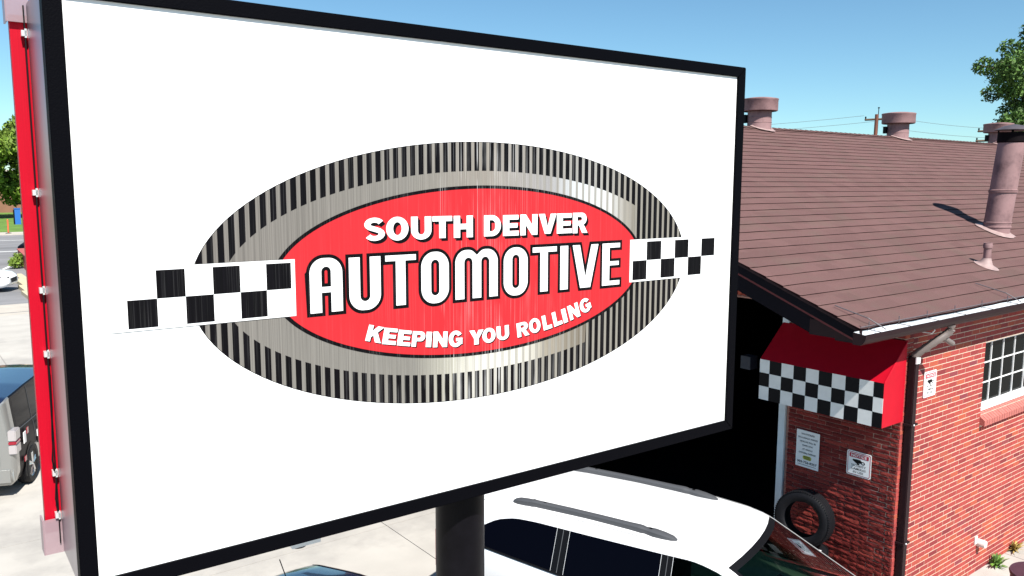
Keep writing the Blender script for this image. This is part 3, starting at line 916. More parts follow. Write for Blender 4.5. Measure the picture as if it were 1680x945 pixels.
# ---- rough roman bricks on the gable wall and round the corner
rr = random.Random(5)
RH, RPITCH = 0.0425, 0.0505
def rough_mesh(L, seed, amp=0.007):
    q = random.Random(seed)
    nx, nz_ = 9, 3
    vs, fs = [], []
    for j in range(nz_):
        for i in range(nx):
            edge = (i in (0, nx - 1)) * 0.004 + (j in (0, nz_ - 1)) * 0.003
            vs.append((-(q.uniform(0, amp)) + edge + 0.002, L * i / (nx - 1) + (q.uniform(-0.004, 0.004) if 0 < i < nx - 1 else 0), RH * j / (nz_ - 1) + (q.uniform(-0.004, 0.004) if j == 1 else 0)))
    for j in range(nz_ - 1):
        for i in range(nx - 1):
            a = j * nx + i
            fs.append((a, a + nx, a + nx + 1, a + 1))
    n = len(vs)
    vs += [(0.02, v[1], v[2]) for v in vs[:nx]] + [(0.02, v[1], v[2]) for v in vs[(nz_ - 1) * nx:nz_ * nx]]
    fs.append(tuple([n, 0] + [nx - 1] + [n + nx - 1])) if False else None
    fs = [f for f in fs if f]
    for i in range(nx - 1):
        fs.append((i, i + 1, n + i + 1, n + i))
        k = (nz_ - 1) * nx + i
        fs.append((k + 1, k, n + nx + i, n + nx + i + 1))
    fs.append((0, n, n + nx, (nz_ - 1) * nx, nx)); fs.append((nx - 1, 2 * nx - 1, 3 * nx - 1, n + 2 * nx - 1, n + nx - 1))
    return vs, fs
LEN = [0.285, 0.285, 0.285, 0.19, 0.09]
lib = {}
for L_ in (0.285, 0.19, 0.09):
    lib[L_] = [rough_mesh(L_, s) for s in range(8)]
libm = {k: [me('brick', v, f, M['roman']) for v, f in vv] for k, vv in lib.items()}
cnt = 0; gs = BG(); tot = []
for r in range(0, 70):
    z0 = r * RPITCH + 0.003
    y = 4.302
    first = True
    while y < 5.70:
        if first:
            L_ = 0.09 if r % 2 else (0.19 if rr.random() < 0.5 else 0.285)
        else:
            L_ = 0.285
        first = False
        if y + L_ > 5.705:
            L_ = 0.19 if y + 0.19 <= 5.712 else 0.09
            if y + L_ > 5.72: break
        tot.append((y, z0, L_, rr.randrange(8), rr.random()))
        y += L_ + 0.010
tot.sort(key=lambda t: (0 if 0.35 < t[1] < 2.45 else 1, t[0]))
for k, (y, z0, L_, v, t) in enumerate(tot):
    if k < 300:
        ob('brick', libm[L_][v], gw, (-0.009 * t, y - YW, z0))
    else:
        gs.ct = t
        vs, fs = lib[L_][v]
        gs.add([(XW - 0.011 * t + a, y + b, z0 + c) for a, b, c in vs], fs)
gs.obj('brick_courses', M['roman_s'], gw, tint=True, kind='stuff')
# returns of the roman bricks round the corner
gq = []
for r in range(0, 68):
    z0 = r * RPITCH + 0.003
    L_ = 0.182 if (r // 4) % 2 else 0.172
    gq.append((z0, L_))
q1 = G(); q1.box((0, 0, 0), (0.084, 0.02, RH)); q1 = q1.mesh('brick', M['roman'])
q2 = G(); q2.box((0, 0, 0), (0.084, 0.02, RH)); q2 = q2.mesh('brick', M['brick'])
for i, (z0, L_) in enumerate(gq):
    ob('corner_brick', q2, fw, (0.001 + rr.uniform(-.002, .003), -0.004 + rr.uniform(-.002, .002), z0))
    ob('corner_brick', q2, fw, (0.094 + rr.uniform(-.002, .001), -0.003 + rr.uniform(-.002, .002), z0))
# soldier bricks over the bay
sb = G(); sb.box((0, 0, 0), (0.02, 0.058, 0.19)); sb = sb.mesh('brick', M['brick'])
for k in range(54):
    ob('brick', sb, gw, (-0.004, 5.80 - YW + 0.07 * k, 3.525))
# white jamb
bbox_('door_jamb', (XW - 0.022, 5.714, 0.0), (XW + 0.2, 5.802, 3.495), M['jamb'])
bbox_('door_jamb', (XW - 0.022, 9.60, 0.0), (XW + 0.2, 9.69, 3.495), M['jamb'])

# ---- window
win = ob('window', None, shop, (WX0 - XW, 0, 0))
class WG(G):
    def add(s, vs, fs): super().add([(v[0] - WX0, v[1] - YW, v[2]) for v in vs], fs)
g = WG()
g.box((WX0, 4.36, WZ0), (WX0 + 0.03, 4.43, WZ1)); g.box((WX1 - 0.03, 4.36, WZ0), (WX1, 4.43, WZ1)); g.box((WX0 + 0.03, 4.36, WZ1 - 0.035), (WX1 - 0.03, 4.43, WZ1)); g.box((WX0 + 0.03, 4.345, WZ0), (WX1 - 0.03, 4.43, WZ0 + 0.085))
g.obj('frame', M['white'], win)
px0, px1, pz0, pz1 = WX0 + 0.03, WX1 - 0.03, WZ0 + 0.085, WZ1 - 0.035
nc, nr = 6, 3
cw, rh = (px1 - px0) / nc, (pz1 - pz0) / nr
for i in range(1, nc):
    g = WG(); g.box((px0 + cw * i - 0.006, 4.375, pz0), (px0 + cw * i + 0.006, 4.40, pz1)); g.obj('glazing_bar', M['white'], win)
for j in range(1, nr):
    g = WG(); g.box((px0, 4.377, pz0 + rh * j - 0.006), (px1, 4.402, pz0 + rh * j + 0.006)); g.obj('glazing_bar', M['white'], win)
q = random.Random(4)
for i in range(nc):
    for j in range(nr):
        g = WG(); a = q.uniform(-0.0015, 0.0015); b = q.uniform(-0.0015, 0.0015)
        x0, x1, z0, z1 = px0 + cw * i + 0.007, px0 + cw * (i + 1) - 0.007, pz0 + rh * j + 0.007, pz0 + rh * (j + 1) - 0.007
        g.add([(x0, 4.39 + a, z0), (x1, 4.39 - a, z0), (x1, 4.39 - a + b, z1), (x0, 4.39 + a + b, z1)], [(0, 1, 2, 3)])
        g.obj('pane', M['glass_win'], win)
g = WG(); g.box((WX0 + 0.01, 4.50, WZ0), (WX1 - 0.01, 4.52, WZ1)); g.obj('unlit_room_sheet', M['dark'], win)  # near-black sheet painting in the dark of the unlit room
sl = G(); sl.add([(0, -0.062, -0.155), (0.063, -0.062, -0.155), (0.063, 0.055, -0.135), (0, 0.055, -0.135), (0, -0.062, -0.085), (0.063, -0.062, -0.085), (0.063, 0.055, 0.0), (0, 0.055, 0.0)],
              [(0, 3, 2, 1), (4, 5, 6, 7), (0, 1, 5, 4), (1, 2, 6, 5), (2, 3, 7, 6), (3, 0, 4, 7)])
slm = sl.mesh('sill_brick', M['brick_sill'])
for k in range(30):
    ob('sill_brick', slm, win, (-0.01 + 0.0715 * k, 0, WZ0 + rr.uniform(-0.001, 0.001)))
g = WG(); g.box((WX0, 4.31, 1.982), (WX1, 4.36, 2.10)); g.obj('sill_mortar', M['mortar'], win)

# ---- roof
g = BG()
def roofbox(x0, x1, th0=0.015, th1=0.12):
    for s in (1, -1):
        def yy(y): return y if s > 0 else 2 * YRG - y
        y0, y1 = YR0 + 0.01, YRG
        vs = [(x0, yy(y0), zr(y0) - th1), (x1, yy(y0), zr(y0) - th1), (x1, yy(y1), zr(y1) - th1), (x0, yy(y1), zr(y1) - th1),
              (x0, yy(y0), zr(y0) - th0), (x1, yy(y0), zr(y0) - th0), (x1, yy(y1), zr(y1) - th0), (x0, yy(y1), zr(y1) - th0)]
        g.add(vs, [(0, 3, 2, 1), (4, 5, 6, 7), (0, 1, 5, 4), (2, 3, 7, 6), (3, 0, 4, 7), (1, 2, 6, 5)])
roofbox(XR0 + 0.015, XR1)
roof = g.obj('roof', M['soffit'], shop)
# courses of shingles
q = random.Random(8)
ylines = [4.035, 4.271, 4.481, 4.686, 4.892, 5.095, 5.297]
while ylines[-1] < YRG - 0.15:
    ylines.append(ylines[-1] + 0.2016)
for s in (1, -1):
    for i, y0 in enumerate(ylines):
        y1 = ylines[i + 1] + 0.03 if i + 1 < len(ylines) else YRG
        g = BG()
        n = 90 if s > 0 else 2
        rw = 0
        vs = []
        for k in range(n + 1):
            x = XR0 + (XR1 - XR0) * (k / n) ** 1.35
            rw = 0.75 * rw + q.uniform(-0.0035, 0.0035)
            ya = y0 + rw * (s > 0)
            lift = 0.0095 + q.uniform(-0.0015, 0.002)
            Y = (lambda y: y) if s > 0 else (lambda y: 2 * YRG - y)
            vs += [(x, Y(ya + 0.010), zr(ya) - 0.012), (x, Y(ya), zr(ya) + lift), (x, Y(y1), zr(y1) - 0.001)]
        fs = []; mi = []
        for k in range(n):
            a = 3 * k
            f1 = (a, a + 3, a + 4, a + 1); f2 = (a + 1, a + 4, a + 5, a + 2)
            if s < 0: f1 = f1[::-1]; f2 = f2[::-1]
            fs += [f1, f2]; mi += [1, 0]
        # rake end
        fs += [(0, 1, 2)]; mi += [1]
        d = me('shingle_course', [(v[0] - XW, v[1] - YW, v[2]) for v in vs], fs, None, mats=[M['shingle'], M['shingle_edge']], midx=mi)
        ob('shingle_course', d, roof)
g = BG()
k = 0
x = XR0
while x < XR1:
    z = zr(YRG)
    w = 0.13
    for s in (1, -1):
        g.add([(x, YRG, z + 0.030), (x + 0.215, YRG, z + 0.018), (x + 0.215, YRG + s * w, z + 0.018 - w * PT), (x, YRG + s * w, z + 0.030 - w * PT), (x, YRG, z + 0.01), (x, YRG + s * w, z + 0.01 - w * PT)],
              [(0, 1, 2, 3) if s < 0 else (3, 2, 1, 0), (0, 3, 5, 4)])
    x += 0.2
g.obj('ridge_cap_shingles', M['shingle'], roof, kind='stuff')
# rake boards, red line, soffit box at the eave
def slope_board(name, x0, x1, dz0, dz1, m, ya=YR0, yb=YRG, par=None):
    g = BG()
    for s in (1, -1):
        Y = (lambda y: y) if s > 0 else (lambda y: 2 * YRG - y)
        g.add([(x0, Y(ya), zr(ya) + dz0), (x1, Y(ya), zr(ya) + dz0), (x1, Y(yb), zr(yb) + dz0), (x0, Y(yb), zr(yb) + dz0),
               (x0, Y(ya), zr(ya) + dz1), (x1, Y(ya), zr(ya) + dz1), (x1, Y(yb), zr(yb) + dz1), (x0, Y(yb), zr(yb) + dz1)],
              [(0, 3, 2, 1), (4, 5, 6, 7), (0, 1, 5, 4), (1, 2, 6, 5), (2, 3, 7, 6), (3, 0, 4, 7)])
    return g.obj(name, m, par or roof)
slope_board('drip_edge', XR0 + 0.002, XR0 + 0.014, -0.035, -0.002, M['trim_brown'])
slope_board('rake_board', XR0 + 0.018, XR0 + 0.045, -0.125, -0.012, M['trim_brown'])
slope_board('rake_moulding', XR0 + 0.030, XR0 + 0.060, -0.150, -0.127, M['trim_red'])
slope_board('inner_rake_board', XR0 + 0.055, XR0 + 0.08, -0.32, -0.150, M['soffit'], ya=4.56)
slope_board('gable_soffit', XR0 + 0.062, XW + 0.02, -0.33, -0.290, M['soffit'], ya=4.58)
g = BG(); g.box((XR0 + 0.05, 4.07, 3.425), (XR1, 4.32, 3.445)); g.box((XR0 + 0.05, 4.055, 3.425), (XR1, 4.07, 3.565)); g.box((XR0 + 0.05, 4.07, 3.445), (XR0 + 0.07, 4.6, 3.60))
g.box((XR0 + 0.07, 4.30, 3.445), (XW, 4.32, 3.58))
g.obj('eave_box', M['trim_brown'], roof)

# gutter with hangers and wires
gt = ob('gutter', None, shop)
g = BG()
prof = [(4.048, 3.563), (4.048, 3.445), (3.972, 3.445), (3.940, 3.470), (3.922, 3.505), (3.918, 3.548), (3.930, 3.550), (3.930, 3.540)]
def sweep_x(g, prof, x0, x1, th):
    n = len(prof)
    vs = [(x0, p[0], p[1]) for p in prof] + [(x1, p[0], p[1]) for p in prof]
    g.add(vs, [(i, i + 1, n + i + 1, n + i) for i in range(n - 1)])
sweep_x(g, prof, 7.11, XR1, 0)
g.obj('gutter_shell', M['trim_brown'], gt)
g = BG()
ins = [(4.0465, 3.562), (4.0465, 3.448), (3.974, 3.448), (3.943, 3.472), (3.9255, 3.506), (3.9215, 3.546)]
sweep_x(g, ins, 7.113, XR1, 0)
g.obj('gutter_lining', M['galv'], gt)
g = BG(); n = 7
g.add([(7.109, p[0], p[1]) for p in prof[:6]], [(0, 5, 4, 3, 2, 1)])
g.obj('gutter_end_cap', M['trim_brown'], gt)
for x in (7.36, 7.92, 8.49, 9.10, 9.75, 10.42, 11.05, 11.7, 12.3, 12.95):
    g = BG(); g.tube([(x, 4.035, 3.555), (x, 4.035, 3.64)], 0.0045, 5); g.tube([(x, 4.04, 3.562), (x + 0.02, 3.925, 3.553)], 0.004, 5)
    g.obj('hanger', M['wire'], gt)
g = BG(); g.tube([(7.2, 4.028, 3.600), (34, 4.028, 3.600)], 0.0045, 5); g.obj('edge_wire', M['wire'], gt)
for x in (7.42, 10.48, 13.6):
    g = BG(); g.tube([(x - 0.02, 4.42, 3.745), (x, 4.08, 3.66), (x + 0.10, 3.95, 3.56)], 0.006, 5)
    g.obj('heat_cable', M['wire'], gt)
# downspout
ds = ob('downspout', None, shop)
g = BG(); g.box((8.665, 4.205, 0.06), (8.755, 4.285, 3.10))
o = g.obj('pipe', M['trim_brown'], ds)
bm = bmesh.new(); bm.from_mesh(o.data); bmesh.ops.bevel(bm, geom=bm.edges[:], offset=0.008, segments=2, affect='EDGES'); bm.to_mesh(o.data); bm.free()
for z in (0.05,):
    g = BG(); g.box((8.66, 4.12, 0.03), (8.76, 4.27, 0.11)); g.obj('foot_elbow', M['trim_brown'], ds)
M['elbow'] = mat('glossy_sunlit_brown_elbow', (0.16, 0.13, 0.12), 0.35, spec=0.7)  # downspout brown made paler, sunlight on the bends painted in
path = [Vector(p) for p in ((8.93, 3.985, 3.45), (8.93, 3.985, 3.40), (8.92, 4.0, 3.37), (8.90, 4.02, 3.345), (8.87, 4.04, 3.32), (8.84, 4.06, 3.295), (8.80, 4.10, 3.255), (8.76, 4.15, 3.20), (8.725, 4.20, 3.15), (8.71, 4.235, 3.11), (8.71, 4.245, 3.06))]
P2 = []; RS = []
for a, b in zip(path[:-1], path[1:]):
    for t in (0, 0.5):
        P2.append(a.lerp(b, t)); RS.append(0.046 if t == 0 else 0.040)
g = BG(); g.tube(P2, 0.045, 12, rs=RS); autosmooth(g.obj('elbow', M['elbow'], ds), 50)
g = BG(); g.tube([(8.90, 4.03, 3.30), (9.02, 4.0, 3.235)], 0.032, 12); g.obj('elbow_stub', M['elbow'], ds)
g = BG(); g.box((8.668, 4.195, 3.02), (8.752, 4.207, 3.09)); g.obj('joint_plate', M['galv'], ds)
for z in (2.33, 0.98):
    g = BG(); g.box((8.650, 4.197, z), (8.790, 4.300, z + 0.022)); st = g.obj('strap', M['trim_brown'], ds)
    g = BG(); g.lathe([(0.0001, -0.008), (0.010, -0.005), (0.011, 0.0)], 10, (8.705, 4.197, z + 0.011), ax=1); g.obj('screw_head', M['galv'], st)
g = BG(); g.tube([(8.78, 4.30, 3.36), (8.765, 4.10, 3.36), (8.755, 4.07, 3.40), (8.755, 4.08, 3.46)], 0.007, 6); g.obj('eave_cable', M['white'], shop)

# ---- roof vents
def vent(x, d_cap, d_st):
    v = ob('roof_vent', None, shop, (x - XW, YRG - YW, zr(YRG)))
    g = G(); rs = d_st / 2; rc = d_cap / 2
    g.lathe([(rs + 0.03, -0.16), (rs, -0.05), (rs, 0.10), (rs + 0.006, 0.105), (rs + 0.006, 0.115), (rs, 0.12), (rs, 0.20), (rs + 0.005, 0.203), (rs + 0.005, 0.21), (rs, 0.215), (rs, 0.46)], 40)
    autosmooth(g.obj('stem', M['vent'], v), 40)
    g = G()
    g.lathe([(rs + 0.02, 0.335), (rc - 0.02, 0.335), (rc - 0.004, 0.345), (rc, 0.36), (rc, 0.55), (rc + 0.008, 0.56), (rc + 0.008, 0.585), (rc - 0.004, 0.592), (rc * 0.6, 0.615), (0.001, 0.63)], 44)
    autosmooth(g.obj('cap', M['vent'], v), 40)
    g = G(); g.lathe([(rs + 0.035, 0.45), (rs + 0.02, 0.336)], 24); g.lathe([(rs - 0.05, 0.332), (rc - 0.03, 0.334)], 30)
    g.obj('cap_underside', M['vent_dark'], v)
    g = G(); g.box((-rs * 0.78 - 0.05, 0.02 + rs * 0.62, 0.10), (-rs * 0.78 + 0.03, 0.10 + rs * 0.62, 0.27)); g.obj('damper_motor', M['black_plastic'], v)
    # wavy flashing
    q = random.Random(int(x * 10)); n = 28
    vs = []
    for k in range(n):
        a = 2 * PI * k / n
        for rr_ in (rs + 0.001, rs + 0.07 + q.uniform(-0.02, 0.03)):
            px, py = rr_ * math.cos(a), rr_ * math.sin(a)
            vs.append((px, py, -abs(py) * PT + 0.036 + 0.012 * (rr_ < rs + 0.01)))
    g = G(); g.add(vs, [(2 * k, 2 * k + 1, (2 * k + 3) % (2 * n), (2 * k + 2) % (2 * n)) for k in range(n)])
    g.obj('flashing', M['flash'], v)
vent(14.74, 0.73, 0.49); vent(20.42, 0.78, 0.51); vent(26.15, 0.78, 0.50)
# tall flue
fl = ob('flue', None, shop, (14.0 - XW, 5.67 - YW, 4.19))
ln = Vector((0.79, -0.61, 0)) * (0.15 / 1.5)
def lean(z): return (ln.x * z, ln.y * z, z)
g = G()
zs = [(-0.12, .192), (0.06, .192), (0.065, .202), (0.085, .202), (0.09, .192), (0.13, .192), (0.135, .200), (0.15, .200), (0.155, .190), (0.61, .190), (0.615, .205), (0.628, .207), (0.632, .196), (0.65, .207), (0.66, .190), (1.40, .190)]
n = 36; vs = []
for z, r in zs:
    c = lean(z)
    vs += [(c[0] + r * math.cos(2 * PI * k / n), c[1] + r * math.sin(2 * PI * k / n), z) for k in range(n)]
g.add(vs, [(i * n + k, i * n + (k + 1) % n, (i + 1) * n + (k + 1) % n, (i + 1) * n + k) for i in range(len(zs) - 1) for k in range(n)])
autosmooth(g.obj('pipe', M['vent'], fl), 30)
g = G(); vs = []
for z, r in ((1.385, .1925), (1.40, .205), (1.545, .212), (1.545, .15)):
    c = lean(z); vs += [(c[0] + r * math.cos(2 * PI * k / n), c[1] + r * math.sin(2 * PI * k / n), z) for k in range(n)]
g.add(vs, [(i * n + k, i * n + (k + 1) % n, (i + 1) * n + (k + 1) % n, (i + 1) * n + k) for i in range(3) for k in range(n)])
g.obj('soot_and_shade_collar', M['vent_dark'], fl)  # soot, made darker and taller to paint in the rain cap's shadow
for k in range(4):
    a = R(20 + 90 * k); c = lean(1.42); g = G()
    g.tube([(c[0] + 0.19 * math.cos(a), c[1] + 0.19 * math.sin(a), 1.52), (c[0] + 0.19 * math.cos(a), c[1] + 0.19 * math.sin(a), 1.585)], 0.012, 6)
    g.obj('strut', M['vent_dark'], fl)
g = G(); c = lean(1.5)
g.lathe([(0.275, 1.575), (0.278, 1.583), (0.27, 1.590), (0.14, 1.645), (0.001, 1.672)], 40, (c[0] + 0.01, c[1] - 0.01, 0)); g.lathe([(0.001, 1.60), (0.27, 1.574)], 40, (c[0] + 0.01, c[1] - 0.01, 0))
autosmooth(g.obj('rain_cap', M['cap_grey'], fl), 40)
q = random.Random(2); n = 26; vs = []
for k in range(n):
    a = 2 * PI * k / n
    for rr_ in (0.19, 0.29 + q.uniform(-0.03, 0.03)):
        px, py = rr_ * math.cos(a), rr_ * math.sin(a); vs.append((px, py, py * PT + 0.014 + 0.03 * (rr_ < 0.2)))
g = G(); g.add(vs, [(2 * k, 2 * k + 1, (2 * k + 3) % (2 * n), (2 * k + 2) % (2 * n)) for k in range(n)]); g.obj('flashing', M['flash'], fl)
# small plumbing vent
pvn = ob('plumbing_vent', None, shop, (11.585 - XW, 4.775 - YW, 3.85))
g = G(); g.lathe([(0.047, -0.02), (0.047, 0.24), (0.056, 0.245), (0.058, 0.29), (0.052, 0.30), (0.052, 0.315), (0.04, 0.315), (0.038, 0.22)], 20); autosmooth(g.obj('pipe', M['vent'], pvn), 40)
g = G(); n = 24; vs = []
for z, r in ((0.10, .050), (0.03, .075), (0.0, .13), (-0.002, .15)):
    vs += [(r * math.cos(2 * PI * k / n), r * math.sin(2 * PI * k / n), z + r * math.sin(2 * PI * k / n) * PT * (r > .06) + 0.014) for k in range(n)]
g.add(vs, [(i * n + k, i * n + (k + 1) % n, (i + 1) * n + (k + 1) % n, (i + 1) * n + k) for i in range(3) for k in range(n)])
autosmooth(g.obj('boot', M['flash'], pvn), 50)
# pipe out of the wall
pw = ob('wall_outlet', None, shop, (10.76 - XW, 0, 0.40))
g = G(); g.lathe([(0.001, -0.10), (0.046, -0.10), (0.050, -0.09), (0.050, 0.0)], 20, (0.035, 0, 0), ax=1); autosmooth(g.obj('pipe', M['pvc'], pw), 40)
g = G(); g.box((-0.075, -0.014, 0.0), (0.0, 0.0, 0.10)); g.obj('cover_plate', M['pvc'], pw)

# ================================================================== AWNING
XA = 8.156; AY0, AY1 = 4.268, 5.792; AZ0, AZ1, AZ2 = 2.388, 2.872, 3.268
aw = thing('checkered_awning', 'red metal awning with black and white checkered valance beside the open bay', 'awning', (XW, (AY0 + AY1) / 2, AZ0))
class AG(G):
    def add(s, vs, fs): super().add([(v[0] - XW, v[1] - (AY0 + AY1) / 2, v[2] - AZ0) for v in vs], fs)
def ab(name, vs, fs, m):
    g = AG(); g.add(vs, fs); return g.obj(name, m, aw)
t = 0.012
g = AG(); g.box((XA + 0.002, AY0 + 0.002, AZ0), (XA + 0.014, AY1 - 0.002, AZ1 - 0.004)); val = g.obj('valance', M['awning_red'], aw)
g = AG()
g.add([(XA, AY0, AZ1), (XA, AY1, AZ1), (XW - 0.02, AY1, AZ2), (XW - 0.02, AY0, AZ2), (XA, AY0, AZ1 - t), (XA, AY1, AZ1 - t), (XW - 0.02, AY1, AZ2 - t), (XW - 0.02, AY0, AZ2 - t)],
      [(0, 3, 2, 1), (4, 5, 6, 7), (0, 1, 5, 4), (2, 3, 7, 6), (3, 0, 4, 7), (1, 2, 6, 5)])
g.obj('sloping_top', M['awning_red'], aw)
for y, s in ((AY0, 1), (AY1, -1)):
    g = AG(); p = [(XA + 0.003, AZ0), (XW - 0.02, AZ0), (XW - 0.02, AZ2 - t - 0.002), (XA + 0.003, AZ1 - t - 0.002)]
    vs = [(a, y, b) for a, b in p] + [(a, y + s * 0.01, b) for a, b in p]
    g.add(vs, [(0, 1, 2, 3), (7, 6, 5, 4), (0, 4, 5, 1), (1, 5, 6, 2), (2, 6, 7, 3), (3, 7, 4, 0)])
    g.obj('end_panel', M['awning_red'], aw)
ys = [5.792, 5.658, 5.498, 5.338, 5.178, 5.018, 4.857, 4.697, 4.538, 4.377, 4.268]
zrw = [AZ1 - 0.002, AZ1 - 0.162, AZ1 - 0.323, AZ0 - 0.001]
for i in range(10):
    for j in range(3):
        w = (i + j) % 2 == 0
        g = AG(); g.box((XA - 0.003 - 0.0006 * ((i * 3 + j) % 2), ys[i + 1] + 0.0004, zrw[j + 1] + 0.0004), (XA + 0.0015, ys[i] - 0.0004, zrw[j] - 0.0004))
        g.obj('check_square', M['awning_white'] if w else M['awning_black'], val)
g = AG(); g.tube([(XA + 0.006, AY0, AZ1 + 0.004), (XW - 0.02, AY0 + 0.0, AZ2 + 0.004)], 0.007, 6); g.obj('edge_trim', M['awning_red'], aw)

# ================================================================== WALL SIGNS
def sign_frame(kind):
    if kind == 'gable': return (0, 0, -PI / 2)      # print faces -X
    return (0, 0, 0)
def rrect(w, h, r, n=5):
    p = []
    for cx, cz, a in ((w / 2 - r, h / 2 - r, 0), (-w / 2 + r, h / 2 - r, 90), (-w / 2 + r, -h / 2 + r, 180), (w / 2 - r, -h / 2 + r, 270)):
        p += [(cx + r * math.cos(R(a + 90 * k / n)), cz + r * math.sin(R(a + 90 * k / n))) for k in range(n + 1)]
    return p
def plate(name, w, h, r, d, m, par, th=0.0, cz=0.0, cx=0.0):
    p = [(a + cx, b + cz) for a, b in rrect(w, h, r)]
    n = len(p)
    if th:
        vs = [(a, d, b) for a, b in p] + [(a, d + th, b) for a, b in p]
        fs = [tuple(range(n))[::-1], tuple(range(n, 2 * n))] + [(i, (i + 1) % n, n + (i + 1) % n, n + i) for i in range(n)]
    else:
        vs = [(a, d, b) for a, b in p]; fs = [tuple(range(n))[::-1]]
    return ob(name, me(name, vs, fs, m), par)
def label_line(txt, z, h, w, m, par, d=-0.004, off=0.01, cx=0.0, nm='lettering'):
    dd = fit_mesh(text_mesh(nm, txt, 1.0, off, m), cx - w / 2, cx + w / 2, z - h / 2, z + h / 2)
    return ob(nm, dd, par, (0, d, 0))
def camera_icon(par, z, s, d=-0.0042):
    v = [(-0.062, 0.018), (0.02, 0.022), (0.035, 0.005), (0.02, -0.012), (-0.02, -0.022), (-0.05, -0.006), (-0.066, 0.004)]
    v = [(a * s, b * s + z) for a, b in v]
    o = ob('camera_symbol', me('camera_symbol', [(a, 0, b) for a, b in v], [tuple(range(len(v)))[::-1]], M['sign_black']), par, (0, d, 0))
    ring = curve_mesh('lens_symbol', [arc(0.045 * s, z - 0.006 * s, 0.022 * s, 0, 350, 18, rz=0.017 * s), arc(0.045 * s, z - 0.006 * s, 0.011 * s, 0, 350, 14, rz=0.009 * s)], 0, M['sign_black'])
    ob('lens_symbol', ring, par, (0, d, 0))
    ring = curve_mesh('mount_symbol', [arc(-0.005 * s, z - 0.026 * s, 0.014 * s, 0, 350, 12, rz=0.008 * s)], 0, M['sign_black'])
    ob('mount_symbol', ring, par, (0, d, 0))
def notice(loc, rz, label, w, h, tilt=0.0):
    t = thing('notice_sign', label, 'sign', loc, rz)
    t.rotation_euler = (0, tilt, rz)
    b = plate('plate', w, h, 0.022, 0, M['white'], t, 0.003)
    plate('red_border_print', w - 0.022, h - 0.022, 0.016, -0.0012, M['sign_red2'], t)
    plate('white_panel_print', w - 0.036, h - 0.036, 0.011, -0.0022, M['white'], t)
    plate('header_print', w - 0.060, h * 0.17, 0.008, -0.0032, M['sign_red2'], t, cz=h * 0.325)
    label_line('NOTICE', h * 0.325, h * 0.105, w * 0.64, M['white'], t, -0.0045, 0.02)
    camera_icon(t, h * 0.10, w / 0.30 * 1.15)
    label_line('SECURITY', -h * 0.075, h * 0.085, w * 0.60, M['sign_black'], t, -0.0035)
    label_line('CAMERAS', -h * 0.205, h * 0.085, w * 0.60, M['sign_black'], t, -0.0035)
    label_line('IN USE', -h * 0.335, h * 0.085, w * 0.42, M['sign_black'], t, -0.0035)
    return t
notice((XW - 0.022, 4.731, 1.776), -PI / 2, 'square NOTICE security camera sign on the rough brick under the awning', 0.293, 0.286)
notice((9.208, YW - 0.008, 2.709), 0, 'small NOTICE security camera sign beside the brown downspout', 0.285, 0.295)
t = thing('towing_sign', 'white parking warning sign with black lines of text next to the white jamb', 'sign', (XW - 0.022, 5.384, 1.774), -PI / 2)
plate('plate', 0.306, 0.452, 0.004, 0, M['white'], t, 0.003)
for k, (tx, w) in enumerate((('UNAUTHORIZED', 0.175), ('OR ILLEGALLY PARKED', 0.262), ('VEHICLES WILL BE', 0.215), ('TOWED AWAY', 0.145), ('AT VEHICLE', 0.135), ("OWNERS EXPENSE", 0.225))):
    label_line(tx, 0.182 - 0.0465 * k, 0.020, w, M['sign_black'], t, -0.0015, 0.016)
M['logo_yel'] = mat('yellow_green_print', (0.45, 0.46, 0.08), 0.5)
plate('logo_print', 0.115, 0.050, 0.022, -0.0012, M['logo_yel'], t, cz=-0.105)
for k in range(3):
    plate('logo_stripe_print', 0.085, 0.006, 0.002, -0.0024, M['sign_black'], t, cz=-0.092 - 0.013 * k, cx=0.008 * (k - 1))
label_line('303-756-8357', -0.163, 0.029, 0.262, M['sign_black'], t, -0.0015, 0.022)
label_line('24 HR TOWING - CITY LIC. NO. 1472', -0.197, 0.008, 0.24, M['sign_black'], t, -0.0015) if False else plate('small_print_line', 0.245, 0.004, 0.001, -0.0015, M['sign_black'], t, cz=-0.197)

# ================================================================== VEHICLES
def thin_glass(name, col, ior=1.09):
    m = bpy.data.materials.new(name); m.use_nodes = True
    nt = m.node_tree
    for n in list(nt.nodes): nt.nodes.remove(n)
    o = nt.nodes.new('ShaderNodeOutputMaterial'); mx = nt.nodes.new('ShaderNodeMixShader')
    tr = nt.nodes.new('ShaderNodeBsdfTransparent'); tr.inputs[0].default_value = (*col, 1)
    gl = nt.nodes.new('ShaderNodeBsdfGlossy'); gl.inputs['Roughness'].default_value = 0.015
    fr = nt.nodes.new('ShaderNodeFresnel'); fr.inputs[0].default_value = ior
    nt.links.new(fr.outputs[0], mx.inputs[0]); nt.links.new(tr.outputs[0], mx.inputs[1]); nt.links.new(gl.outputs[0], mx.inputs[2]); nt.links.new(mx.outputs[0], o.inputs[0])
    return m
M['glass_green'] = thin_glass('green_tinted_windshield', (0.30, 0.44, 0.34))

M['trim_grey'] = mat('pale_pillar_trim', (0.75, 0.78, 0.75), 0.7)
def interp(pts, x):
    if x <= pts[0][0]: return pts[0][1]
    for a, b in zip(pts[:-1], pts[1:]):
        if x <= b[0]:
            t = (x - a[0]) / (b[0] - a[0])
            return a[1] + (b[1] - a[1]) * t
    return pts[-1][1]
def smooth(pts, x, h=0.05):
    return sum(interp(pts, x + h * k) * w for k, w in ((-1, .25), (-.5, .25), (0, 0), (.5, .25), (1, .25)))

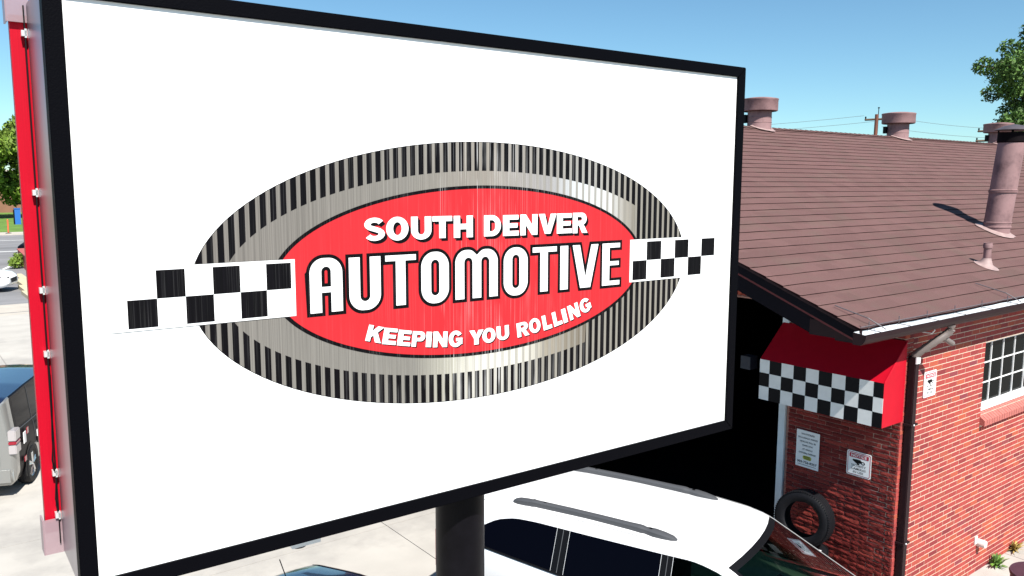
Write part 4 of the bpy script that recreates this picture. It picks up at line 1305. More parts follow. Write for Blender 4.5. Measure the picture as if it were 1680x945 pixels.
def wheel(par, x, y, r, side, rim, wd=0.21):
    w = ob('wheel', None, par, (x, y, r))
    g = G(); ri = r * 0.66
    pr = [(ri, -wd * .42), (r * .80, -wd * .5), (r * .93, -wd * .47), (r * .985, -wd * .36), (r, -wd * .2), (r * .985, -wd * .12), (r, -wd * .1), (r, wd * .1), (r * .985, wd * .12), (r, wd * .2), (r * .985, wd * .36), (r * .93, wd * .47), (r * .80, wd * .5), (ri, wd * .42), (ri * .96, 0), (ri, -wd * .42)]
    g.lathe(pr, 36, ax=1); autosmooth(g.obj('tyre', M['rubber'], w), 40)
    g = G(); s = side
    g.lathe([(ri * .99, s * wd * .42), (ri * .93, s * wd * .36), (ri * .88, s * wd * .05), (0.001, s * wd * .03)], 30, ax=1)
    for k in range(5):
        a = 2 * PI * k / 5 + 0.3
        for da in (-0.13, 0.13):
            c, q = math.cos(a + da), math.sin(a + da)
            g.tube([(0.03 * math.cos(a), s * wd * .42, 0.03 * math.sin(a)), (ri * .93 * c, s * wd * .37, ri * .93 * q)], 0.020, 6)
    g.lathe([(0.001, s * wd * .46), (0.04, s * wd * .45), (0.055, s * wd * .38)], 16, ax=1)
    g.cm = 0
    o = g.obj('rim', rim, w); autosmooth(o, 40)

def build_car(root, P):
    T, belt, inset = P['top'], P['belt'], P['inset']
    x0, x1 = P['x0'], P['x1']
    xf, xc = P['xf'], P['xc']
    marks = [x0, x1, xf, xf + 0.06, xc - 0.05, xc] + [v for s_ in P['glass'] for v in s_[:2]]
    xs = set(round(m_, 4) for m_ in marks)
    n = P.get('n', 60)
    for k in range(n + 1):
        v = x0 + (x1 - x0) * k / n
        if min(abs(v - m_) for m_ in xs) > (x1 - x0) / n * 0.4: xs.add(round(v, 4))
    for dx in (0.004, 0.02, 0.05, 0.09):
        xs.add(x0 + dx); xs.add(x1 - dx)
    xs = sorted(xs)
    zb = P.get('zb', 0.24)
    def end(x):   # rounding of the ends in plan and profile, 0..1
        e = 1.0
        for d, rr_ in ((x - x0, P.get('rr', 0.10)), (x1 - x, P.get('rf', 0.30))):
            if d < rr_:
                e *= math.sqrt(max(0.0, 1 - (1 - max(d, 0.0) / rr_) ** 2)) * 0.999 + 0.001
        return e
    W0 = P['w']
    def wid(x):
        xm = (x0 + x1) / 2; h = (x1 - x0) / 2
        base_ = W0 * (1 - P.get('taper', 0.06) * abs((x - xm) / h) ** 3)
        return base_ - (1 - end(x)) * P.get('cw', 0.22)
    def section(x):
        w = wid(x); e = end(x)
        t = smooth(T, x, P.get('sm', 0.06)); dr = interp(P['drop'], x)
        lo = zb + (1 - e) * 0.16
        t = t - (1 - e) * P.get('ch', 0.10)
        E_ = t - dr; B = min(smooth(belt, x), E_ - 0.015)
        ins = smooth(inset, x, 0.1)
        yE = max(w - ins, 0.05)
        yb = w - 0.035
        def gl(tt): return (yb + (yE - yb) * tt, B + (E_ - B) * tt)
        gb = min(0.05 / max(E_ - B, 0.05), 0.45)
        gtop = smooth(P['gtop'], x, 0.05) if 'gtop' in P else 9
        tt = (min(E_ - 0.055, gtop) - B) / max(E_ - B, 0.02)
        tt = min(max(tt, gb + 0.02), 0.97)
        mid = lo + (B - lo) * 0.5
        rows = [(0, lo), (w - 0.10, lo), (w - 0.03, lo + 0.07), (w - 0.004, lo + (B - lo) * 0.25), (w, mid), (w - 0.004, lo + (B - lo) * 0.75), (w - 0.018, B - 0.05), (yb, B), gl(gb), gl(tt), (yE + 0.008, E_ - 0.018), (yE - 0.012, E_ + dr * 0.04)]
        for f_ in (0.94, 0.885, 0.6, 0.3, 0.0):
            y = yE * f_
            rows.append((y, E_ + dr * (1 - f_ * f_)))
        return rows, yE
    secs = [section(x) for x in xs]
    nr_ = len(secs[0][0])
    bow = P.get('bow', [(x0, 0), (x1, 0)])
    cats = {}
    def vert(j, i, s):
        rows, yE = secs[j]
        y, z = rows[i]
        x = xs[j]
        xb = x + smooth(bow, x, 0.1) * (1 - min(1, (y / max(yE, .05)) ** 2)) * (1 if i >= 10 else 0)
        return (xb, s * y, z)
    def cat(j, i, s):
        xa, xb = xs[j], xs[j + 1]; xm = (xa + xb) / 2
        if i >= 12 and xf < xm < xc:
            if xm < xf + 0.06 or xm > xc - 0.05 or i == 12: return 'windshield_frit'
            return 'windshield'
        if 'rg' in P and i >= 12 and P['rg'][0] < xm < P['rg'][1]: return 'rear_window'
        if i == 8:
            for k, (a, b, kind) in enumerate(P['glass']):
                if a < xm < b: return kind + ('_l' if s > 0 else '_r') + str(k)
        return P['paint'](xm, i, s) if 'paint' in P else 'body'
    for j in range(len(xs) - 1):
        for i in range(nr_ - 1):
            for s in (1, -1):
                q = [vert(j, i, s), vert(j + 1, i, s), vert(j + 1, i + 1, s), vert(j, i + 1, s)]
                if s < 0: q = q[::-1]
                cats.setdefault(cat(j, i, s), []).append(q)
    cc = {'caps': []}
    for j, s0 in ((0, 1), (len(xs) - 1, -1)):
        L_ = [vert(j, i, 1) for i in range(nr_)]; Rr = [vert(j, i, -1) for i in range(nr_ - 2, 0, -1)]
        key = P.get('capcat', {}).get(j == 0, 'body')
        for i in range(nr_ - 1):
            a, b = vert(j, i, 1), vert(j, i + 1, 1); c, d_ = vert(j, i + 1, -1), vert(j, i, -1)
            q = [a, b, c, d_]
            if s0 < 0: q = q[::-1]
            cats.setdefault(key, []).append(q)
    out = {}
    for key, qs in cats.items():
        vm = {}; vs = []; fs = []
        for q in qs:
            f = []
            for v in q:
                k = (round(v[0], 4), round(v[1], 4), round(v[2], 4))
                if k not in vm: vm[k] = len(vs); vs.append(v)
                if vm[k] not in f: f.append(vm[k])
            if len(f) > 2: fs.append(tuple(f))
        nm, m_ = P['names'](key)
        o = ob(nm, me(nm, vs, fs, m_), root)
        autosmooth(o, 38)
        out[key] = o
    P['section'] = section; P['wid'] = wid
    return out

def std_names(body, glass, clear=None, extra=None):
    def f(key):
        if extra and key in extra: return extra[key]
        if key == 'body': return 'body', body
        if key == 'windshield': return 'windshield', clear or glass
        if key == 'rear_window': return 'rear_window', glass
        if key == 'windshield_frit': return 'windshield_border', M['black_plastic']
        if key.startswith('pillar'): return 'pillar_cover', M['black_plastic']
        if key.startswith('clear'): return 'side_window', clear or glass
        if key.startswith('glass'): return 'side_window', glass
        return key, body
    return f
def arches(root, P, r, xsw):
    for x in xsw:
        for s in (1, -1):
            w = P['wid'](x)
            g = G(); n = 28
            vs = [(x, s * (w + 0.003), r)]
            vs += [(x + (r + 0.055) * math.cos(2 * PI * k / n), s * (w + 0.003), max(r + (r + 0.055) * math.sin(2 * PI * k / n), 0.2)) for k in range(n)]
            g.add(vs, [(0, 1 + k, 1 + (k + 1) % n) if s < 0 else (0, 1 + (k + 1) % n, 1 + k) for k in range(n)])
            g.obj('wheel_arch', M['black_plastic'], root)

def heading(hx, hy): return math.atan2(hy, hx)
# ---- white SUV under the sign
suv = thing('suv', 'white sport utility vehicle with grey roof rails parked beside the brick shop', 'car', (5.70, 5.70, 0), heading(.347, -.938))
P = dict(x0=-1.66, x1=3.05, xf=1.36, xc=2.36, w=0.925, zb=0.27, taper=0.05, rr=0.16, rf=0.35, cw=0.16, ch=0.10, sm=0.05, n=70,
         top=[(-1.7, 1.50), (-1.6, 1.66), (-1.35, 1.735), (-0.9, 1.768), (0, 1.785), (0.8, 1.775), (1.15, 1.745), (1.36, 1.695), (2.36, 1.165), (2.5, 1.125), (3.0, 0.98), (3.1, 0.9)],
         belt=[(-1.7, 1.30), (-0.9, 1.255), (0, 1.20), (2.3, 1.07), (3.05, 0.86)],
         gtop=[(-1.50, 1.30), (-1.36, 1.33), (-1.22, 1.42), (-1.10, 1.50), (-0.95, 1.585), (-0.75, 1.635), (-0.5, 1.648), (3, 1.66)],
         drop=[(-1.7, 0.045), (1.3, 0.045), (1.5, 0.05), (2.3, 0.06), (3.1, 0.08)],
         inset=[(-1.7, 0.23), (1.3, 0.235), (2.3, 0.14), (2.6, 0.08), (3.1, 0.08)],
         bow=[(0.3, 0), (1.2, 0.09), (2.36, 0.13), (2.7, 0.1), (3.0, 0.0)],
         glass=[(-1.46, -0.27, 'glass'), (-0.267, -0.133, 'pillar'), (-0.130, 0.79, 'glass'), (0.793, 0.90, 'pillar'), (0.903, 2.02, 'clear')])
P['names'] = std_names(M['p_white'], M['glass_dark'], M['glass_green'])
build_car(suv, P)
for x in (-0.62, 2.14):
    for s in (1, -1):
        wheel(suv, x, s * 0.82, 0.345, s, M['chrome'])
arches(suv, P, 0.345, (-0.62, 2.14))
for s in (1, -1):   # roof ditch line, rail
    g = G(); pts = []
    for k in range(26):
        x = -1.30 + 2.62 * k / 25
        rows, yE = P['section'](x)
        y = yE - 0.030; dr = 0.045
        E_ = rows[10][1] + 0.018
        pts.append((x, s * y, E_ + dr * (1 - (y / yE) ** 2) + 0.0015))
    w_ = 0.004
    vs = []
    for p in pts: vs += [(p[0], p[1] - w_, p[2]), (p[0], p[1] + w_, p[2])]
    g.add(vs, [(2 * i, 2 * i + 2, 2 * i + 3, 2 * i + 1) for i in range(25)])
    g.obj('roof_seam', M['rail_grey'], suv)
    g = G()
    keys = [(-0.86, 0.012, 0.006), (-0.84, 0.032, 0.020), (-0.79, 0.042, 0.034), (-0.70, 0.040, 0.042), (-0.655, 0.034, 0.044), (-0.63, 0.036, 0.050), (-0.60, 0.028, 0.048), (-0.2, 0.027, 0.050), (0.10, 0.028, 0.050), (0.42, 0.029, 0.050), (0.50, 0.033, 0.052), (0.54, 0.036, 0.050), (0.57, 0.030, 0.044), (0.62, 0.040, 0.044), (0.66, 0.047, 0.045), (0.75, 0.045, 0.036), (0.83, 0.034, 0.022), (0.875, 0.010, 0.006)]
    vs = []
    for (x, hw, h) in keys:
        hw *= 1.15
        zr_ = 1.785 - 0.045 * (0.56 / 0.685) ** 2 - 0.012 * abs(x) ** 2
        c = s * 0.565
        vs += [(x, c - hw, zr_ - 0.02), (x, c - hw * 0.95, zr_ + h * 0.7), (x, c - hw * 0.5, zr_ + h), (x, c + hw * 0.5, zr_ + h), (x, c + hw * 0.95, zr_ + h * 0.7), (x, c + hw, zr_ - 0.02)]
    n_ = len(keys)
    fs = []
    for i in range(n_ - 1):
        for k in range(5):
            a = i * 6 + k
            fs.append((a, a + 1, a + 7, a + 6))
    fs += [(0, 1, 2, 3, 4, 5), tuple((n_ - 1) * 6 + k for k in (5, 4, 3, 2, 1, 0))]
    g.add(vs, fs)
    ro = g.obj('roof_rail', M['rail_grey'], suv); autosmooth(ro, 30)
    for x in (-0.5, -0.02, 0.02, 0.30, 0.62):
        g = G(); g.box((x - 0.014, s * 0.565 - 0.010, 1.79), (x + 0.014, s * 0.565 + 0.010, 1.8005)); g.obj('rail_fixing', M['black_plastic'], ro)
    # door seams and window trims
    for x in (-0.20, 0.85, 1.95):
        g = G(); pts = [(x, s * (P['section'](x)[0][i][0] + 0.002), P['section'](x)[0][i][1]) for i in range(2, 8)]
        g.tube(pts, 0.004, 4); g.obj('door_seam', M['black_plastic'], suv)
    for x in (-0.20, 0.85):
        g = G(); pts = [(x, s * (P['section'](x)[0][i][0] + 0.001), P['section'](x)[0][i][1]) for i in range(8, 10)]
        g.tube(pts, 0.004, 4); g.obj('glass_joint', M['rail_grey'], suv)
    g = G(); pts = []
    for k in range(30):
        x = -1.42 + 3.35 * k / 29; r_ = P['section'](x)[0][8]; pts.append((x, s * (r_[0] + 0.003), r_[1]))
    g.tube(pts, 0.011, 6); g.obj('belt_moulding', M['black_plastic'], suv)
    g = G(); g.box((1.72, s * 0.90 - 0.0, 1.10), (1.84, s * 0.90 + s * 0.20, 1.24)) if s > 0 else g.box((1.72, -1.10, 1.10), (1.84, -0.90, 1.24))
    o = g.obj('door_mirror', M['p_white'], suv)
    bm = bmesh.new(); bm.from_mesh(o.data); bmesh.ops.recalc_face_normals(bm, faces=bm.faces); bmesh.ops.bevel(bm, geom=bm.edges[:], offset=0.035, segments=3, affect='EDGES'); bm.to_mesh(o.data); bm.free(); autosmooth(o, 50)
    g = G(); g.box((2.86, s * 0.62 - 0.13, 0.72), (2.985, s * 0.62 + 0.13, 0.86)); g.obj('headlight', M['lamp_clear'], suv)
    g = G(); g.box((-1.665, s * 0.74 - 0.09, 0.95), (-1.55, s * 0.74 + 0.07, 1.35)); g.obj('tail_light', M['lamp_red'], suv)
for s in (1, -1):
    g = G(); vs = []
    for k in range(12):
        x = 1.46 + 0.84 * k / 11; rows, yE = P['section'](x)
        for f_ in (0.935, 0.80):
            y = yE * f_; E_ = rows[10][1] + 0.018
            vs.append((x + 0.10 * (1 - f_ * f_), s * y, E_ + 0.05 * (1 - f_ * f_) - 0.012 - 0.05 * (f_ < .9)))
    g.add(vs, [(2 * i, 2 * i + 2, 2 * i + 3, 2 * i + 1) for i in range(11)])
    g.obj('pillar_trim', M['trim_grey'], suv)
g = G(); g.box((-1.668, -0.60, 1.16), (-1.60, 0.60, 1.50)); g.obj('rear_window', M['glass_dark'], suv)
g = G(); g.box((2.99, -0.45, 0.62), (3.058, 0.45, 0.80)); g.obj('grille', M['black_plastic'], suv)
# interior seen through the windscreen
g = G()
g.box((1.75, -0.74, 0.75), (2.32, 0.74, 1.06)); g.box((-1.4, -0.75, 0.4), (2.2, 0.75, 0.55))
for sy in (-0.38, 0.38):
    g.box((0.55, sy - 0.24, 0.5), (1.10, sy + 0.24, 0.78)); g.box((0.42, sy - 0.24, 0.7), (0.60, sy + 0.24, 1.28)); g.box((0.44, sy - 0.13, 1.28), (0.56, sy + 0.13, 1.46))
g.box((-0.65, -0.7, 0.5), (-0.5, 0.7, 1.25))
g.obj('interior', mat('dark_car_trim', (0.004, 0.004, 0.0045), 0.85, spec=0.1), suv)
g = G(); g.lathe([(0.175, -0.012), (0.187, 0), (0.175, 0.012), (0.163, 0), (0.175, -0.012)], 24, (0, 0, 0), ax=0); g.obj('steering_wheel', M['black_plastic'], suv, loc=(1.62, 0.38, 1.02), rot=(0, R(-25), 0))
g = G()
for (a, b) in (((1.9, 0.6, 1.345), (2.1, 0.05, 1.25)), ((1.95, -0.05, 1.32), (2.12, -0.6, 1.24))):
    pass
g.tube([(2.33, 0.45, 1.20), (2.06, 0.10, 1.345)], 0.008, 5); g.tube([(2.33, -0.10, 1.21), (2.06, -0.52, 1.325)], 0.008, 5)
g.obj('wiper', M['black_plastic'], suv)

# ---- dark maroon car next to it
dk = thing('dark_car', 'dark maroon car with short roof aerial partly under the sign pole', 'car', (2.80, 5.93, 0), heading(.347, -.938))
P = dict(x0=-1.75, x1=2.55, xf=0.62, xc=1.40, w=0.86, zb=0.20, taper=0.07, rr=0.25, rf=0.35, cw=0.2, ch=0.08, n=56,
         top=[(-1.75, 0.95), (-1.55, 1.02), (-0.92, 1.40), (-0.4, 1.445), (0.2, 1.44), (0.62, 1.39), (1.40, 0.98), (2.1, 0.88), (2.55, 0.72)],
         belt=[(-1.8, 0.95), (0, 0.90), (1.4, 0.86), (2.55, 0.66)], drop=[(-1.8, 0.05), (2.6, 0.06)],
         inset=[(-1.75, 0.12), (-1.3, 0.25), (-0.9, 0.27), (0.6, 0.26), (1.3, 0.16), (2.5, 0.08)], bow=[(-1.5, -0.08), (-0.7, -0.05), (0, 0), (0.6, 0.07), (1.4, 0.1), (2.2, 0.05), (2.5, 0)],
         glass=[(-1.15, -0.58, 'glass'), (-0.52, 0.28, 'glass'), (0.34, 1.15, 'glass')], rg=(-1.5, -0.93))
P['paint'] = lambda x, i, s: 'roofskin' if (i >= 12 and -0.9 < x < 0.6) else 'body'
P['names'] = std_names(M['p_maroon'], M['glass_dark'], None, {'roofskin': ('roof', M['p_sky_tint'])})
build_car(dk, P)
for x in (-1.05, 1.62):
    for s in (1, -1): wheel(dk, x, s * 0.77, 0.31, s, M['chrome'], 0.19)
arches(dk, P, 0.31, (-1.05, 1.62))
for s in (1, -1):
    g = G(); pts = []
    for k in range(20):
        x = -0.92 + 1.5 * k / 19; rows, yE = P['section'](x); y = yE * 0.93; E_ = rows[10][1] + 0.018
        pts.append((x, s * y, E_ + 0.05 * (1 - 0.93 ** 2) + 0.002))
    g.tube(pts, 0.006, 5); g.obj('roof_seam', M['black_plastic'], dk)
    g = G(); g.box((2.30, s * 0.60 - 0.15, 0.60), (2.50, s * 0.60 + 0.12, 0.72)); g.obj('headlight', M['lamp_clear'], dk)
    g = G(); g.box((-1.76, s * 0.60 - 0.14, 0.70), (-1.62, s * 0.60 + 0.12, 0.90)); g.obj('tail_light', M['lamp_red'], dk)
g = G(); g.tube([(-0.64, 0, 1.43), (-0.76, 0, 1.66)], 0.005, 6); g.obj('aerial', M['black_plastic'], dk)

# ---- boxy wagon on the left
vanh = heading(.362, .932)
vn = thing('boxy_wagon', 'small boxy silver and black wagon with checker stripe seen from behind', 'car', (1.30, 16.62, 0), vanh)
P = dict(x0=-1.98, x1=1.98, xf=0.85, xc=1.45, w=0.865, zb=0.20, taper=0.04, rr=0.10, rf=0.30, cw=0.07, ch=0.05, n=56,
         top=[(-2.0, 1.58), (-1.9, 1.63), (-1.0, 1.655), (0.3, 1.64), (0.85, 1.58), (1.45, 1.08), (1.9, 0.92), (2.0, 0.8)],
         belt=[(-2.0, 1.02), (0, 0.98), (1.4, 0.93), (2.0, 0.72)], drop=[(-2.0, 0.045), (2, 0.06)],
         inset=[(-2.0, 0.10), (0.8, 0.11), (1.5, 0.10), (2, 0.06)], bow=[(-2, -0.0), (0.5, 0), (0.85, 0.06), (1.45, 0.10), (1.9, 0.03), (2, 0)],
         glass=[(-1.66, -0.98, 'glass'), (-0.975, -0.90, 'pillar'), (-0.895, -0.08, 'glass'), (-0.075, 0.0, 'pillar'), (0.005, 1.2, 'glass')])
def vpaint(x, i, s):
    if i >= 11: return 'roofskin'
    if x > -1.80 and (i >= 6 or (x < -0.95 and i >= 2) or (x < -0.3 and i >= 4)): return 'wrap'
    return 'body'
P['paint'] = vpaint
P['names'] = std_names(M['p_silver'], M['glass_dark'], None, {'roofskin': ('roof', M['p_sky_tint']), 'wrap': ('black_side_panel', M['p_black'])})
build_car(vn, P)
for x in (-1.19, 1.30):
    for s in (1, -1): wheel(vn, x, s * 0.78, 0.315, s, M['chrome'], 0.19)
arches(vn, P, 0.315, (-1.19, 1.30))
g = G(); g.box((-2.005, -0.80, 0.24), (-1.90, 0.80, 0.52)); o = g.obj('rear_bumper', M['p_silver'], vn)
bm = bmesh.new(); bm.from_mesh(o.data); bmesh.ops.bevel(bm, geom=bm.edges[:], offset=0.04, segments=3, affect='EDGES'); bm.to_mesh(o.data); bm.free(); autosmooth(o, 50)
g = G(); g.box((-1.998, -0.60, 1.06), (-1.975, 0.60, 1.50)); g.obj('rear_window', M['glass_dark'], vn)
g = G(); g.box((-1.996, -0.30, 0.60), (-1.980, 0.30, 0.76)); lp = g.obj('number_recess', M['p_silver'], vn)
for s in (1, -1):
    a, b = sorted((s * 0.76, s * 0.872))
    for z0, z1, m_ in ((0.93, 1.10, 'lamp_grey'), (0.87, 0.926, 'lamp_red'), (0.72, 0.866, 'lamp_grey')):
        g = G(); g.box((-2.002, a, z0), (-1.76, b, z1)); o = g.obj('tail_light', M[m_], vn)
        bm = bmesh.new(); bm.from_mesh(o.data); bmesh.ops.bevel(bm, geom=bm.edges[:], offset=0.012, segments=2, affect='EDGES'); bm.to_mesh(o.data); bm.free()
# print on the hatch: digits near the right edge, badge above
def hatch_text(txt, y0, y1, z0, z1, m_):
    d = fit_mesh(text_mesh('lettering', txt, 1.0, 0.02, m_), 0, y1 - y0, 0, z1 - z0)
    ob('lettering', d, vn, (-2.0065, -y0, z0), (0, 0, -PI / 2))
hatch_text('6513', 0.22, 0.60, 0.60, 0.70, M['black_plastic'])
hatch_text('xT', 0.36, 0.50, 0.835, 0.875, M['chrome'])
g = G(); g.tube([(-1.999, -0.62, 0.55), (-1.999, -0.62, 1.04)], 0.004, 4); g.tube([(-1.999, -0.62, 1.04), (-1.999, 0.62, 1.04)], 0.004, 4); g.obj('hatch_seam', M['black_plastic'], vn)
for s in (-1,):
    yy = s * 0.870
    for (x, z, w_, h_, m_, nm) in ((-1.60, 0.86, 0.12, 0.18, 'white_print', 'white_sticker'), (-1.42, 0.93, 0.09, 0.10, 'lamp_red', 'red_sticker'), (-1.62, 0.52, 0.10, 0.08, 'lamp_red', 'side_marker')):
        g = G(); g.box((x, yy - 0.006, z - h_ / 2), (x + w_, yy + 0.004, z + h_ / 2)); g.obj(nm, M[m_], vn)
    for i in range(8):
        for j in range(2):
            g = G(); g.box((-0.85 + 0.11 * i, yy - 0.007, 0.56 + 0.11 * j + 0.02 * i), (-0.85 + 0.11 * (i + 1), yy + 0.004, 0.56 + 0.11 * (j + 1) + 0.02 * i)); g.obj('checker_square', M['white_print'] if (i + j) % 2 else M['black_plastic'], vn)
    for x in (-0.93, 0.02):
        g = G(); pts = [(x, s * (P['section'](x)[0][i][0] + 0.002), P['section'](x)[0][i][1]) for i in range(2, 10)]; g.tube(pts, 0.004, 4); g.obj('door_seam', M['rail_grey'], vn)
    g = G(); g.tube([(-0.80, yy - 0.02, 0.90), (-0.64, yy - 0.02, 0.905)], 0.014, 6); g.obj('door_handle', M['p_black'], vn)
    g = G(); pts = []
    for k in range(24):
        x = -1.70 + 2.9 * k / 23; r_ = P['section'](x)[0][7]; pts.append((x, s * (r_[0] + 0.004), r_[1] + 0.01))
    g.tube(pts, 0.008, 5); g.obj('belt_trim', M['rail_grey'], vn)

# ---- plain saloon used for the two far cars
def saloon(name, label, loc, hd, paint_, group=None):
    t = thing(name, label, 'car', loc, hd, group)
    P = dict(x0=-2.3, x1=2.3, xf=0.45, xc=1.25, w=0.90, zb=0.20, taper=0.09, rr=0.35, rf=0.5, cw=0.22, ch=0.10, n=34,
             top=[(-2.3, 1.02), (-1.7, 1.10), (-0.95, 1.42), (-0.3, 1.47), (0.45, 1.42), (1.25, 1.03), (2.0, 0.90), (2.3, 0.76)],
             belt=[(-2.3, 0.96), (0, 0.93), (1.25, 0.90), (2.3, 0.70)], drop=[(-2.3, 0.05), (2.3, 0.07)],
             inset=[(-2.3, 0.1), (-1.2, 0.24), (0.4, 0.25), (1.25, 0.15), (2.3, 0.08)], bow=[(0, 0), (0.5, 0.07), (1.3, 0.12), (2.0, 0.2), (2.25, 0.15), (2.3, 0.1)],
             glass=[(-1.35, -0.55, 'glass'), (-0.48, 0.22, 'glass'), (0.28, 1.0, 'glass')], rg=(-1.6, -0.98))
    P['names'] = std_names(paint_, M['glass_dark'])
    build_car(t, P)
    for x in (-1.38, 1.42):
        for s in (1, -1): wheel(t, x, s * 0.79, 0.33, s, M['chrome'], 0.2)
    arches(t, P, 0.33, (-1.38, 1.42))
    for s in (1, -1):
        v = [(2.30, s * 0.30, 0.66), (2.24, s * 0.60, 0.70), (1.98, s * 0.80, 0.74), (1.70, s * 0.868, 0.77), (1.98, s * 0.80, 0.66), (2.24, s * 0.60, 0.61)]
        g = G(); vs = [(a + 0.03, b * 1.02, c) for a, b, c in v] + [(a - 0.15, b * 0.9, c) for a, b, c in v]
        g.add(vs, [(0, 1, 5), (1, 4, 5), (1, 2, 4), (2, 3, 4), (6, 11, 7), (0, 6, 7, 1), (1, 7, 8, 2), (2, 8, 9, 3), (3, 9, 10, 4), (4, 10, 11, 5), (5, 11, 6, 0)])
        g.obj('headlight', M['glass_dark'], t)
        g = G(); vs = [(2.285, s * 0.42, 0.34), (2.12, s * 0.74, 0.46), (2.17, s * 0.72, 0.34)]; g.add(vs + [(a - 0.1, b, c) for a, b, c in vs], [(0, 1, 2), (3, 5, 4), (0, 3, 4, 1), (1, 4, 5, 2), (2, 5, 3, 0)]); g.obj('fog_lamp_recess', M['black_plastic'], t)
        g = G(); g.box((-2.30, s * 0.60 - 0.16, 0.76), (-2.15, s * 0.60 + 0.12, 0.92)); g.obj('tail_light', M['lamp_red'], t)
    g = G(); g.box((2.22, -0.38, 0.42), (2.325, 0.38, 0.66)); g.obj('grille', M['black_plastic'], t)
    return t
hd = R(-22)
saloon('white_car', 'white car whose nose shows at the left edge beside the yellow kerb', (4.50 - 2.25 * math.cos(hd), 43.2 - 2.25 * math.sin(hd), -0.02), hd, M['p_white'])
saloon('street_car', 'dark car standing at the roadside behind the low red wall', (8.45, 62.6, -0.02), R(-118), M['p_black'])

# ================================================================== TYRES
def tyre_mesh(name, r, w, ri):
    g = G()
    pr = [(ri, -w * .40), (ri + 0.012, -w * .46), (r * .78, -w * .52), (r * .90, -w * .49), (r * .955, -w * .43), (r * .985, -w * .36)]
    for c in (-0.30, -0.10, 0.10, 0.30):
        pr += [(r - 0.001, (c - 0.07) * w), (r, (c - 0.055) * w), (r, (c + 0.055) * w), (r - 0.001, (c + 0.07) * w), (r - 0.010, (c + 0.08) * w), (r - 0.010, (c + 0.12) * w)]
    pr += [(r * .985, w * .36), (r * .955, w * .43), (r * .90, w * .49), (r * .78, w * .52), (ri + 0.012, w * .46), (ri, w * .40), (ri + 0.03, w * .38), (r * .80, w * .40), (r * .93, w * .30), (r * .945, 0), (r * .93, -w * .30), (r * .80, -w * .40), (ri + 0.03, -w * .38), (ri, -w * .40)]
    g.lathe(pr, 72)
    d = g.mesh(name, M['rubber'])
    return d
tm = tyre_mesh('carcass', 0.33, 0.20, 0.205)
tb = G()
for k in range(72):
    a = 2 * PI * k / 72
    for c in (-0.40, 0.40):
        ca, sa = math.cos(a), math.sin(a)
        r0, r1, dz = 0.316, 0.3275, 0.035 / 2
        q = []
        for (r_, t_, z_) in ((r0, -.006, c * .2 - dz), (r1, -.006, c * .2 - dz), (r1, .006, c * .2 - dz), (r0, .006, c * .2 - dz), (r0, -.006, c * .2 + dz), (r1, -.006, c * .2 + dz), (r1, .006, c * .2 + dz), (r0, .006, c * .2 + dz)):
            q.append((r_ * ca - t_ * sa, r_ * sa + t_ * ca, z_))
        tb.add(q, [(0, 3, 2, 1), (4, 5, 6, 7), (0, 1, 5, 4), (1, 2, 6, 5), (2, 3, 7, 6), (3, 0, 4, 7)])
tbm = tb.mesh('tread_blocks', M['rubber'])
def tyre(label, loc, rot, group=None):
    t = ob('tyre', None, loc=loc, rot=rot); tag(t, label, 'tyre', group)
    o = ob('carcass', tm, t); autosmooth(o, 32)
    o = ob('tread_blocks', tbm, t, kind='stuff')
    return t
grp = 'used tyres piled against the rough brick wall'
tyre('tyre lying flat at the bottom of the pile by the brick wall', (8.22, 5.20, 0.122), (0, 0, 0), grp)
tyre('tyre lying flat in the middle of the pile by the brick wall', (8.25, 5.17, 0.366), (0, 0, 0.3), grp)
tyre('tyre lying flat directly under the upright one', (8.23, 5.21, 0.610), (0, 0, 0.7), grp)
ax = Vector((math.cos(R(190)) * math.cos(0.1), math.sin(R(190)) * math.cos(0.1), math.sin(0.1)))
tt = tyre('upright black tyre leaning on the rough brick wall below the notice signs', (8.30, 5.20, 1.055), (0, 0, 0), grp)
for o_ in list(bpy.data.objects):
    if o_.name.startswith('tyre') and o_.get('category') == 'tyre' and o_ is not tt: o_.scale = (1, 1, 1.16)
tt.rotation_euler = ax.to_track_quat('Z', 'Y').to_euler()

# ================================================================== SMALL THINGS ON THE LOT
def weed(label, loc, n, h, m, seed, spread=0.16):
    q = random.Random(seed)
    t = thing('weed', label, 'weed', loc)
    g = G()
    for k in range(n):
        a = q.uniform(0, 2 * PI); L_ = h * q.uniform(0.5, 1.1); el = q.uniform(0.35, 1.35); w = q.uniform(0.008, 0.02)
        g.ct = q.random(); p0 = Vector((q.uniform(-.03, .03), q.uniform(-.03, .03), 0)); d = Vector((math.cos(a) * math.cos(el), math.sin(a) * math.cos(el) - 0.12, math.sin(el)))
        sd_ = Vector((-math.sin(a), math.cos(a), 0)) * w
        p1 = p0 + d * L_ * .5; p2 = p0 + d * L_ + Vector((0, 0, -L_ * .25))
        g.add([p0 - sd_ * .4, p0 + sd_ * .4, p1 + sd_, p1 - sd_, p2], [(0, 1, 2, 3), (3, 2, 4)])
    g.obj('leaves', m, t, tint=True)
    g = G(); g.tube([(0, 0, -0.01), (0.01, 0, 0.08)], 0.006, 5); g.obj('stem', M['weed_dry'], t)
weed('green leafy weed growing where the brick wall meets the pavement', (11.20, 4.22, 0.002), 60, 0.21, M['weed'], 1)
weed('yellowing dry weed further along the foot of the brick wall', (11.86, 4.26, 0.002), 44, 0.22, M['weed_dry'], 2)
dr = thing('trash_drum', 'brown round drum lid at the bottom right corner near the brick wall', 'drum', (9.42, 3.10, 0))
g = G(); g.lathe([(0.001, 0.0), (0.27, 0.0), (0.285, 0.02), (0.285, 0.28), (0.292, 0.29), (0.285, 0.30), (0.285, 0.56), (0.292, 0.57), (0.285, 0.58), (0.285, 0.84)], 40); autosmooth(g.obj('body', M['drum'], dr), 40)
